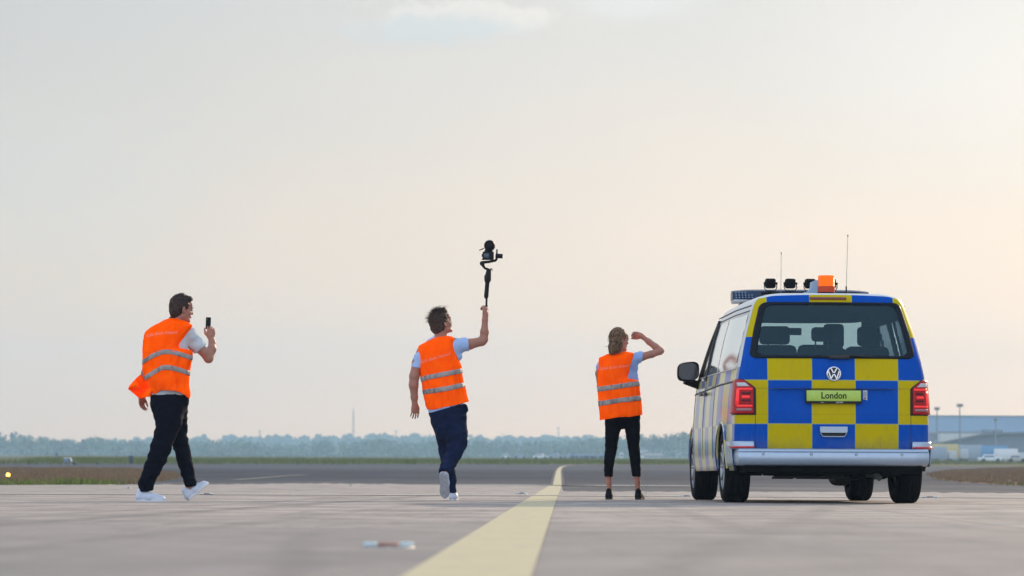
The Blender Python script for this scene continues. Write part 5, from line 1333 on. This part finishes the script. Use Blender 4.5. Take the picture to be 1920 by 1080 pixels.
    o = rawmesh('vest_flap', np.array(V), np.array(fs_), VEST, vest); q = o.modifiers.new('s', 'SOLIDIFY'); q.thickness = .004
    V = []; nu, nv = 20, 14
    for j in range(nv):
        t_ = j/(nv-1)
        for i in range(nu):
            s_ = i/(nu-1); x = 270+24*s_; y = 738+ (9-9*s_)*t_+ (s_)*2*t_ - 10*(1-t_); V.append(g.P(x-6*(1-s_)*t_, y, -.02-.05*s_+.03*math.sin(s_*7+t_*2)))
    fs_ = [(j*nu+i, j*nu+i+1, (j+1)*nu+i+1, (j+1)*nu+i) for j in range(nv-1) for i in range(nu-1)]
    o = rawmesh('vest_flap', np.array(V), np.array(fs_), VEST, vest); q = o.modifiers.new('s', 'SOLIDIFY'); q.thickness = .004
    # trousers
    f = Field((-.34, -.36, .04), (.42, .36, 1.12), .005)
    f.cone(P(319, 735, 0), P(318, 752, 0), L(33), L(32.5), .04, .72); f.cone(P(318, 752, 0), P(316, 775, 0), L(32), L(27), .05, .80)
    f.cone(P(303, 760, -.06), P(309, 782, -.08), L(18), L(16), .05)
    g.chain(f, [(318, 765, -.05, 25), (317, 790, -.08, 22.5), (309.5, 815, -.11, 18.8), (302, 838, -.125, 17.8), (295, 858, -.125, 16.5), (285, 880, -.11, 14.6), (275, 905, -.10, 13.3), (273.5, 917, -.095, 12.8)], .03)
    g.chain(f, [(333, 765, .06, 19), (334, 795, .08, 16), (337, 826, .10, 14.8), (344, 855, .10, 13.8), (352, 885, .095, 12.2), (358.5, 910, .09, 10.6)], .02)
    sl, X = f._block(f.lo, f.lo+f.h*f.n, 0)
    for q_, nr in ((P(273, 921, 0), (-.14, 0, 1)), (P(358, 912, 0), (-.05, 0, 1))):
        nr = np.array(nr); dd = -(X-q_)@(nr/np.linalg.norm(nr)); s_ = (X[..., 0] < P(318, 900, 0)[0]) if q_[0] < 0 else (X[..., 0] > P(320, 900, 0)[0]); f.F[sl] = np.where(s_, np.maximum(f.F[sl], dd), f.F[sl]).astype(np.float32)
    f.F[sl] = np.maximum(f.F[sl], X[..., 2]-P(0, 739, 0)[2]).astype(np.float32)
    g.make('trousers', f, mat('black_navy_cloth', (.0038, .0045, .011), .9, spec=.08, bump=.2, bscale=40), disp=folds(.009, (8, 8, 12), 8))
    # shoes
    a = P(255, 940.5, -.10); b = P(311, 941, -.13); a[2] = b[2] = 0.0; shoe(g, a, b, (0, 0, 1), .047, .098, WHITE, SOLE, lace=LACE, label='flat planted white shoe')
    a = P(353, 939.5, .09); b = P(391.5, 907, .11); a[2] = max(a[2], .004); shoe(g, a, b, (-.64, 0, .77), .046, .095, WHITE, SOLE, lace=LACE, label='white shoe with its toe raised')
    # the phone he holds
    ph = empty('phone', tuple(g.loc+Vector(P(390.5, 606, .215)))); ph.rotation_euler = (R(-4), R(2), R(8))
    MB().box((0, 0, 0), (.046*1.0, .010, .108), bev=.004).build('case', mat('phone_case', (.004, .0035, .005), .5, spec=.2), ph)
    MB().box((0, .0058, 0), (.042, .001, .100), bev=.0004).build('screen', mat('phone_screen', (.02, .025, .03), .1), ph)
    MB().box((-.013, -.006, .038), (.014, .003, .024), bev=.001).build('camera_bump', mat('phone_bump', (.03, .025, .03), .3), ph)
    tag(ph, 'black phone held upright in the raised hand of the walking man', 'phone')
man_phone()

# ------------------------------------------------------------------ the man lifting the camera pole
def cutplane(f, q, nr, cond=None):
    sl, X = f._block(f.lo, f.lo+f.h*f.n, 0); nr = np.array(nr, float); nr /= np.linalg.norm(nr); dd = (X-np.array(q))@nr
    if cond is not None: dd = np.where(cond(X), dd, -1)
    f.F[sl] = np.maximum(f.F[sl], dd).astype(np.float32)
def man_pole():
    D = 30.4; g = Fig(840, 937.5, D, 'man in an orange vest walking away and lifting a camera on a black pole'); P, L = g.P, g.L
    f = Field((-.42, -.42, -.02), (.46, .42, 1.96), .0045)
    c = P(827, 606, 0.0); M = frame(R(52), R(20), R(0)); T = head(f, g, c, M, 1.03)
    f.cone(c+np.array([-.008, -.02, -.06]), P(829, 640, 0), .054, .060, .03)
    f.cone(P(823, 655, 0), P(828, 710, 0), L(24), L(28), .05, .72); f.cone(P(828, 710, 0), P(839, 768, 0), L(28), L(25), .05, .78)
    # legs: the left one carries him, the right one swings behind
    g.chain(f, [(826, 785, .03, 12), (835, 845, .09, 9), (844, 900, .11, 6), (848, 924, .12, 5.5)]); g.chain(f, [(852, 790, -.02, 14), (855, 835, -.01, 11), (845, 862, -.12, 9), (834, 884, -.24, 6)])
    # right arm up with the pole
    g.chain(f, [(848, 645, .0, 13), (862, 645, .02, 10), (880, 645.5, .05, 9.8), (903, 640, .09, 8.4), (907, 636, .10, 7.8), (908.5, 622, .10, 7.6), (909.5, 600, .10, 5.2), (910, 591, .10, 4.9)], .02)
    hand(f, P(910.2, 592, .10), (-.02, 0, 1), (.62, .75, 0), n=(-.75, .62, 0), curls=[(.15, .1, .1), (1.0, 1.3, .9), (1.05, 1.35, .9), (1.1, 1.35, .9)], spread=.02, thumb=(.5, .9), k=.98, fl=(.070, .078, .074, .058))
    # left arm hanging
    g.chain(f, [(793, 660, .0, 12), (783, 680, -.01, 10), (777, 705, -.03, 9.2), (775.5, 722, -.03, 8.6), (777, 745, -.01, 6.4), (777.5, 757, .0, 5.2)], .02)
    hand(f, P(778, 757, .0), (.0, .03, -1), (.93, .35, 0), n=(-.2, .9, .1), curl=(.22, .35, .25), spread=.13, thumb=(.35, .25), k=1.0)
    g.make('body', f, SKIN)
    hm = mat('tousled_brown_hair', rough=.6, spec=.3, fn=m_hair((.030, .017, .013), (.085, .045, .030))); eyes(g, T, M, 1.03, hm)
    f = Field(c-.18, c+.21, .0035); A = lambda p, r, k=.01, sub=False: f.ell(T(*p), np.array(r)*1.03, M, k, sub)
    A((0, -.022, .040), (.086, .100, .094)); A((0, -.050, -.015), (.078, .066, .085)); A((0, .045, .105), (.060, .050, .034), .02)
    A((0, .095, -.02), (.085, .074, .095), .006, True)
    for s in (-1, 1): A((s*.082, -.004, -.014), (.022, .020, .028), .006, True); A((s*.08, .038, -.035), (.03, .035, .05), .006, True)
    g.make('hair', f, hm, disp=lambda v: np.array([.007*noise.noise(Vector(p)*40)+.003*noise.noise(Vector(p)*120) for p in v]))
    rs = np.random.RandomState(5); rt = []
    for _ in range(520):
        a = rs.uniform(-math.pi, math.pi); ph = rs.uniform(.0, 1.5); d = np.array([math.sin(a)*math.sin(ph), math.cos(a)*math.sin(ph), math.cos(ph)])
        if d[1] > .75 and d[2] < .5: continue
        p = T(*(np.array([0, -.022, .040])+d*np.array([.084, .098, .092]))); dd = M@(d*.7+np.array([.35*rs.randn(), .35*rs.randn(), .35*rs.rand()])); rt.append((p, dd, M@np.array([.1*rs.randn(), -.1, -.55]), rs.uniform(.025, .052), rs.uniform(.0014, .0024)))
    for q_ in range(60):  # the windblown tufts on top
        cx = rs.choice([-.03, .035]); p = T(cx+.015*rs.randn(), .01+.03*rs.randn(), .13); rt.append((p, M@np.array([.5*rs.randn()+(.6 if cx > 0 else -.7), .5, .9]), M@np.array([.2*rs.randn(), .1, -.7]), rs.uniform(.04, .065), .0017))
    strands('hair_strands', g, rt, hm)
    sm_ = mat('pale_blue_shirt', (.33, .46, .72), .85, var=.05, vscale=8, bump=.25, bscale=25); sw = mat('white_shirt', (.55, .57, .62), .85)
    f = Field((-.42, -.34, .85), (.40, .40, 1.70), .005)
    f.cone(P(824, 662, 0), P(828, 715, 0), L(33), L(34), .05, .62); f.cone(P(828, 715, 0), P(836, 764, 0), L(34), L(33.5), .05, .74)
    f.cone(P(828, 634, 0), P(828, 646, 0), .060, .075, .03)
    g.chain(f, [(842, 648, .0, 16), (856, 649.5, .01, 14.5), (872, 645.8, .04, 11.8), (882, 646, .05, 11.4)], .02); g.chain(f, [(850, 655, 0, 14), (858, 668, 0, 9)], .02)
    g.chain(f, [(800, 660, .0, 15), (789, 672, -.01, 12), (782, 690, -.02, 11)], .02)
    cutplane(f, P(877.5, 645, .04), (.97, .1, .16), lambda X: X[..., 0] > P(862, 640, 0)[0])
    cutplane(f, P(780, 689, 0), (-.15, 0, -1), lambda X: X[..., 0] < P(790, 680, 0)[0])
    cutplane(f, P(815, 774, 0), (.30, 0, -1))
    shirt = g.make('shirt', f, sm_, disp=folds(.006, (11, 11, 11), 13))
    rings = [(817, 631, 841, 630, .062, 0), (808, 635, 848, 631.5, .085, 0), (799, 640.5, 852.5, 633.5, .105, 0), (790, 646, 853.8, 635.5, .115, 0), (785, 649, 854.3, 640, .122, 0), (784.5, 660, 854.6, 651, .135, 0), (785, 672, 857.5, 665, .142, 0),
             (785.5, 684, 861.5, 678, .146, 0), (787, 695, 864.8, 686.5, .148, 0), (789, 710, 865.2, 694, .148, 0), (791.5, 730, 868, 718, .146, 0), (795.5, 750, 873.5, 737, .142, 0), (798.5, 762, 878.2, 749, .140, 0), (801, 769, 879.5, 752.5, .138, 0)]
    def wr(px, py, y): return .005*math.exp(-((px-848-(py-700)*.16)/3.2)**2)*(1 if py > 670 else .3)+.004*math.exp(-((px-805-(py-700)*.3)/3)**2)-.004*math.exp(-((px-856-(py-700)*.1)/2.6)**2)
    sh_ = Shell(g, rings, 2.5, .012, 6.0, 120, 110, wr, hem=lambda x: float(np.interp(x, [801, 812, 840, 862, 880], [-2, 2.0, 2.0, 1.5, 0]))*.8); vest = sh_.build('vest', VEST)
    sh_.band('reflective_band', lambda x: np.interp(x, [786, 800, 835, 866], [714, 708, 701, 695]), 4.6, REFL, vest); sh_.band('reflective_band', lambda x: np.interp(x, [790, 802, 840, 872], [737, 734, 728, 720.5]), 4.6, REFL, vest)
    print_on(g, vest, 'Köln Bonn Airport', 6.6, 789, 680, 845, 664, PRINT, vest)
    f = Field((-.34, -.42, .04), (.36, .36, 1.06), .005)
    f.cone(P(838, 765, 0), P(840, 778, 0), L(33), L(33), .04, .70); f.cone(P(840, 776, 0), P(841, 800, 0), L(31), L(27), .05, .82)
    g.chain(f, [(850, 785, -.02, 22), (854, 810, -.02, 21.5), (857, 830, -.03, 17.5), (852, 846, -.07, 15), (845, 862, -.13, 13.2), (838, 876, -.20, 11.5), (834, 884, -.235, 10.5)], .025)
    g.chain(f, [(828, 785, .03, 20), (833, 815, .07, 15.5), (837, 845, .10, 13.5), (840, 870, .10, 11.5), (845, 900, .115, 9.4), (847.5, 922, .12, 8.0)], .02)
    f.cone(P(872, 762, -.02), P(873, 768, -.02), L(4), L(4), .02)
    cutplane(f, P(840, 765.5, 0), (-.28, 0, 1)); cutplane(f, P(834, 887, -.235), (-.1, -.7, -1), lambda X: X[..., 1] < -.15); cutplane(f, P(847, 924, 0), (0, 0, -1), lambda X: X[..., 1] > .0)
    g.make('trousers', f, mat('navy_jeans', (.008, .014, .044), .9, spec=.08, bump=.25, bscale=35, var=.3, vscale=5), disp=folds(.010, (8, 8, 12), 21))
    # back shoe lifted with its sole towards the camera, front shoe flat
    a = P(830, 887, -.285); b = P(834, 934.5, -.165); b[2] = max(b[2], .016)
    shoe(g, a, b, (.30, .95, .12), .050, .085, WHITE, mat('worn_sole', (.36, .36, .40), .8, var=.15, vscale=30), label='lifted white shoe showing its grey sole')
    a = P(849, 936, .08); b = P(853, 936, .33); a[2] = b[2] = 0; shoe(g, a, b, (0, 0, 1), .047, .085, WHITE, SOLE, lace=LACE, label='white shoe standing on the ground')
    # camera on its pole
    o = g.loc; dy = .115
    cs = empty('camera_stabiliser', tuple(o+Vector(P(911, 578, dy)))); Q = lambda x, y, d=0.0: Vector(P(x, y, dy+d)-P(911, 578, dy)); l = L
    bk = mat('stabiliser_black', (.007, .0065, .010), .5, spec=.2, var=.3, vscale=40); bk2 = mat('camera_body_black', (.009, .011, .017), .6, spec=.2, bump=.2)
    MB().tube([Q(911.2, 592), Q(912.5, 556)], l(2.0), 12).build('thin_rod', bk, cs)
    m = MB(); m.tube([Q(912, 560), Q(911.7, 557), Q(911.7, 555), Q(914, 527)], [l(2.4), l(4.1), l(4.3), l(4.0)], 16); m.build('grip', bk, cs)
    m = MB(); m.tube([Q(913.5, 530), Q(914, 526), Q(915, 518), Q(916.3, 508), Q(917, 504)], [l(4.4), l(6.2), l(6.0), l(4.6), l(4.2)], 16); m.box(Q(909.5, 520), (l(3), .02, l(8)), bev=.004); m.box(Q(919.8, 524), (l(2), .02, l(5)), bev=.003); m.build('handle_head', bk, cs)
    MB().tube([Q(920, 504), Q(922, 503), Q(923, 508)], l(.9), 6).build('lock_lever', bk, cs)
    m = MB(); m.tube([Q(916.5, 505), Q(910, 503.5), Q(906.5, 499), Q(904.5, 493)], [l(2.2), l(2.4), l(3), l(3.6)], 12); m.build('lower_arm', bk, cs)
    MB().tube([Q(904, 494, -.035), Q(904, 494, .035)], l(4.6), 18).build('tilt_motor', bk, cs)
    m = MB(); m.tube([Q(905, 492), Q(916, 491), Q(929, 488.5), Q(932, 484)], [l(2.8), l(2.6), l(2.4), l(2.6)], 12); m.build('upper_arm', bk, cs)
    MB().tube([Q(929, 479.5), Q(942.5, 480.5)], l(4.4), 18).build('pan_motor', bk, cs)
    MB().tube([Q(931.5, 478), Q(931.8, 467.5)], l(1.5), 10).build('mounting_pin', bk, cs)
    m = MB(); m.box(Q(915.5, 479.5), (l(21), .07, l(15.5)), bev=.008); m.box(Q(912, 479.5, -.04), (l(11), .02, l(11)), bev=.003); m.build('camera_body', bk2, cs)
    MB().box(Q(912, 479.5, -.0525), (l(9.6), .006, l(8.6)), bev=.001).build('camera_screen', mat('camera_screen_glass', (.04, .07, .10), .15), cs)
    m = MB(); c_ = Q(918, 460.5); m.lathe([(0, -.045), (l(6), -.045), (l(9.6), -.035), (l(10.6), -.01), (l(10.6), .04), (l(9.5), .05), (l(8.8), .05), (l(8), .02), (0, .02)], tuple(c_), 'Y', 32); m.build('lens_hood', bk, cs)
    m = MB(); m.lathe([(l(8.2), -.052), (l(8.9), -.055), (l(9.4), -.046), (l(8.2), -.04)], tuple(c_), 'Y', 28, cap=False); m.box(Q(916, 470), (l(15), .06, l(4)), bev=.006); m.build('lens_clamp', bk2, cs)
    MB().tube([Q(898.6, 469.4), Q(907.5, 465.5)], l(1.0), 8).build('side_rod', bk, cs)
    m = MB(); m.box(Q(904.8, 479), (l(3), .03, l(6)), bev=.003); m.box(Q(905.5, 486), (l(4), .03, l(3)), bev=.003); m.build('side_clamp', bk, cs)
    tag(cs, 'black camera on a stabiliser pole lifted overhead by the walking man', 'camera')
man_pole()

# ------------------------------------------------------------------ the woman shading her eyes
def woman():
    D = 32.6; g = Fig(1168, 937, D, 'woman in an orange vest standing legs apart with one hand at her brow'); P, L = g.P, g.L
    f = Field((-.34, -.34, -.02), (.48, .34, 1.86), .0045)
    c = P(1161, 637, 0.0); M = frame(R(55), R(-4), R(0)); T = head(f, g, c, M, .98, True)
    f.cone(c+np.array([-.005, -.012, -.06]), P(1158, 668, 0), .044, .050, .03)
    f.cone(P(1157, 680, 0), P(1160, 725, 0), L(20), L(23), .05, .72); f.cone(P(1160, 725, 0), P(1167, 775, 0), L(24), L(25), .05, .8)
    g.chain(f, [(1152, 785, .0, 13), (1146, 838, .02, 9.5), (1141.3, 890, .0, 6.0), (1142, 904, -.0, 4.9), (1142.2, 922, .0, 5.0)]); g.chain(f, [(1184, 785, .0, 13), (1189, 838, .02, 9), (1194, 890, .0, 6.0), (1195, 904, -.0, 4.9), (1195.6, 922, .0, 5.0)])
    g.chain(f, [(1180, 672, .0, 12), (1190, 672, .02, 9), (1203, 669, .04, 7.6), (1222, 664, .07, 6.8), (1237, 659.5, .09, 5.8), (1240, 657.5, .10, 5.2), (1230, 651, .12, 6.4), (1217, 641, .145, 5.6), (1206, 632.5, .165, 4.1), (1202.5, 629, .17, 3.9)], .018)
    hand(f, P(1202.5, 629.3, .17), (-1, .12, .16), (-.10, .35, -.9), n=(-.35, -.2, -.55), curls=[(.7, 1.0, .6), (.65, 1.0, .7), (.6, .9, .7), (.5, .9, .7)], spread=.06, thumb=(.35, .35), k=.92, fl=(.068, .074, .070, .056))
    g.chain(f, [(1130, 682, .0, 9), (1124, 700, .03, 7.5), (1126, 725, .08, 6.4), (1138, 745, .16, 5.4), (1150, 748, .19, 4.4)], .02)
    hand(f, P(1151, 748, .19), (.95, .2, -.1), (0, .3, 1), curl=(.5, .6, .4), k=.9)
    g.make('body', f, SKIN)
    hm = mat('light_brown_hair', rough=.55, spec=.2, fn=m_hair((.050, .026, .014), (.23, .135, .072))); eyes(g, T, M, .98, hm)
    f = Field(c-.24, c+.20, .0035); A = lambda p, r, k=.01, sub=False: f.ell(T(*p), np.array(r)*.98, M, k, sub)
    A((0, -.018, .040), (.081, .101, .094)); A((0, -.050, -.015), (.074, .066, .090)); A((0, .085, -.02), (.085, .070, .098), .006, True)
    for s in (-1, 1): A((s*.080, .004, -.012), (.018, .022, .030), .006, True); A((s*.08, .045, -.035), (.03, .035, .05), .006, True)
    g.chain(f, [(1154, 640, -.07, 10.5), (1149.5, 651, -.10, 9), (1147, 660, -.12, 5.5)], .02, .8); g.chain(f, [(1160, 645, -.08, 8.5), (1158, 654, -.10, 5.5)], .02, .8)
    g.make('hair', f, hm, disp=lambda v: np.array([.005*noise.noise(Vector((p[0]*60, p[1]*60, p[2]*14)))+.002*noise.noise(Vector((p[0]*150, p[1]*150, p[2]*30))) for p in v]))
    rs = np.random.RandomState(8); rt = []
    for _ in range(520):
        a = rs.uniform(-math.pi, math.pi); ph = rs.uniform(.1, 1.6); d = np.array([math.sin(a)*math.sin(ph), math.cos(a)*math.sin(ph), math.cos(ph)])
        if d[1] > .6: continue
        p = T(*(np.array([0, -.020, .038])+d*np.array([.081, .100, .093]))); dd = M@np.array([.15*rs.randn(), -.55, -.55-.3*rs.rand()])+d*.05; rt.append((p, dd, M@np.array([0, .1, -2.2]), rs.uniform(.05, .10), rs.uniform(.0011, .0018)))
    for _ in range(320):
        px = rs.uniform(1143, 1165); py = rs.uniform(636, 650); rt.append((P(px, py, -.075-.05*rs.rand()), np.array([.12*rs.randn()-.05, -.25*rs.rand(), -1]), np.array([.03*rs.randn(), .05, -.5]), rs.uniform(.07, .115), rs.uniform(.0011, .0020)))
    for _ in range(5): rt.append((P(1140, 649+rs.uniform(-1, 1), -.08), np.array([-1, 0, .05*rs.randn()-.12]), np.array([0, 0, .1]), .055, .0008))
    strands('hair_strands', g, rt, hm)
    sm_ = mat('light_blue_shirt', (.24, .36, .64), .85, var=.10, vscale=8, bump=.25, bscale=25)
    f = Field((-.34, -.30, .90), (.34, .34, 1.60), .005)
    f.cone(P(1157, 684, 0), P(1160, 725, 0), L(24), L(25), .05, .66); f.cone(P(1160, 725, 0), P(1166, 768, 0), L(26), L(27), .05, .72); f.cone(P(1180, 690, .02), P(1186, 710, .02), L(12), L(11), .03, .8)
    f.cone(P(1157, 662, 0), P(1157, 672, 0), .050, .062, .03)
    g.chain(f, [(1176, 675, .0, 12.5), (1190, 673, .015, 10.5), (1201, 669, .03, 9.0), (1207, 668, .04, 8.6)], .02); g.chain(f, [(1183, 680, 0, 11), (1190, 690, .01, 7)], .02); g.chain(f, [(1138, 682, .0, 13), (1127, 688, .0, 9.5)], .02)
    cutplane(f, P(1203, 668, .04), (.95, .1, -.1), lambda X: X[..., 0] > P(1196, 660, 0)[0]); cutplane(f, P(1166, 774, 0), (0, 0, -1))
    g.make('shirt', f, sm_, disp=folds(.006, (12, 12, 12), 33))
    rings = [(1139, 664, 1173, 659, .056, 0), (1133, 667, 1180, 660.5, .085, 0), (1128, 669, 1186, 661.5, .10, 0), (1123.5, 671, 1188.6, 663, .112, 0), (1122.8, 678, 1187.6, 672, .125, 0), (1122.3, 686, 1184.8, 682, .132, 0), (1121.9, 694, 1180.5, 691, .136, 0), (1121.3, 704, 1178.5, 703, .138, 0),
             (1121, 711, 1180, 710, .138, 0), (1120.7, 716, 1197.2, 714, .138, 0), (1120.7, 722, 1198, 719, .138, 0), (1121, 735, 1199.3, 731, .138, 0), (1122, 752, 1201, 747, .138, 0), (1123.3, 772, 1203, 765, .140, 0), (1124.2, 788, 1203.5, 777.8, .142, 0)]
    def wr(px, py, y): return .004*math.exp(-((px-1171-(py-720)*.02)/2.2)**2)+.005*math.exp(-((px-1193-(py-740)*.12)/2.4)**2)*(1 if py > 712 else 0)-.004*math.exp(-((px-1189-(py-740)*.12)/2.2)**2)+.003*math.exp(-((px-1140)/2.6)**2)
    sh_ = Shell(g, rings, 2.7, .009, 16.0, 120, 110, wr, hem=lambda x: float(np.interp(x, [1124, 1140, 1165, 1180, 1204], [0, -.5, -1.5, 1.0, 0]))); vest = sh_.build('vest', VEST)
    # the front edge of the arm hole
    m = MB(); ed = [(1196, 690, .03), (1197, 703, .02), (1197.6, 714, .0)]
    nu = 8; V = []
    for j in range(12):
        t_ = j/11; x = np.interp(t_, [0, .4, 1], [1193, 1195.5, 1197.6]); y = np.interp(t_, [0, 1], [686, 717]); x0 = np.interp(t_, [0, .5, 1], [1191.5, 1192.5, 1190])
        for i in range(nu): s_ = i/(nu-1); V.append(P(x0+(x-x0)*s_, y, .10-.06*s_*t_-.04*math.sin(s_*2)))
    fs_ = [(j*nu+i, j*nu+i+1, (j+1)*nu+i+1, (j+1)*nu+i) for j in range(11) for i in range(nu-1)]
    o = rawmesh('front_panel_edge', np.array(V), np.array(fs_), VEST, vest); q = o.modifiers.new('s', 'SOLIDIFY'); q.thickness = .004
    sh_.band('reflective_band', lambda x: np.interp(x, [1120, 1140, 1175, 1198], [730, 727.5, 722, 718.5]), 4.7, REFL, vest); sh_.band('reflective_band', lambda x: np.interp(x, [1122, 1145, 1175, 1201], [757, 753.5, 749, 746]), 4.7, REFL, vest)
    print_on(g, vest, 'Köln Bonn Airport', 5.6, 1126, 692.5, 1180, 685.5, PRINT, vest)
    f = Field((-.28, -.28, .18), (.28, .30, 1.0), .005)
    f.cone(P(1167, 770, 0), P(1167, 776, 0), L(29), L(28), .03, .70)
    g.chain(f, [(1150, 778, .0, 16), (1150.5, 795, .0, 15.6), (1147.3, 820, .01, 12.4), (1146, 838, .02, 11.2), (1142.5, 862, -.005, 9.8), (1141.2, 880, -.0, 8.3), (1141, 897, .0, 7.8)], .008)
    g.chain(f, [(1184.5, 778, .0, 16), (1185, 795, .0, 15.2), (1187.2, 820, .01, 12.2), (1188.2, 838, .02, 10.6), (1191, 862, -.005, 9.9), (1192.6, 880, 0, 8.4), (1193.2, 897, .0, 7.6)], .008)
    cutplane(f, P(1167, 770, 0), (0, 0, 1)); cutplane(f, P(1167, 893.5, 0), (0, 0, -1))
    g.make('trousers', f, mat('black_trousers', (.0035, .0035, .006), .9, spec=.08, bump=.2, bscale=40), disp=folds(.005, (9, 9, 12), 41))
    bs = mat('black_shoe', (.005, .005, .007), .7, spec=.15, var=.3); bsl = mat('black_sole', (.013, .013, .014), .7)
    for x, tx, lb in ((1141.5, 1142.5, 'left black shoe'), (1195.5, 1203.5, 'right black shoe turned out')):
        a = P(x, 937, -.055); b = P(tx, 937, .19); a[2] = b[2] = 0; s_ = shoe(g, a, b, (0, 0, 1), .043, .098, bs, bsl, label=lb)
        m = MB(); q = P(tx+1, 918, .02)
        for k in range(3): m.tube([q+np.array([.02, 0, -.03*k]), q+np.array([.045, .0, -.03*k+.006]), q+np.array([.05, .03, -.03*k])], .003, 5)
        if tx > 1200:
            q2 = q+np.array([.03, .0, .03]); m.tube([q2+np.array([.022*math.cos(t_), 0, .022*math.sin(t_)]) for t_ in [k*math.pi/6 for k in range(13)]], .0025, 5)
        m.build('laces', mat('pale_lace', (.45, .40, .36), .7), s_)
woman()
# ------------------------------------------------------------------ haze
def haze():
    m = bpy.data.materials.new('haze_air'); m.use_nodes = True; n = m.node_tree; n.nodes.clear()
    out = n.nodes.new('ShaderNodeOutputMaterial'); v = n.nodes.new('ShaderNodeVolumePrincipled')
    v.inputs['Color'].default_value = (.50, .74, .96, 1); v.inputs['Density'].default_value = HAZE_DENSITY; v.inputs['Anisotropy'].default_value = .1
    n.links.new(v.outputs[0], out.inputs['Volume'])
    b = MB().box((0, 1450, 60-1.2), (2400, 3000, 122)).build('haze', m, None, False); b['kind'] = 'stuff'
HAZE_DENSITY = 0.00032
haze()
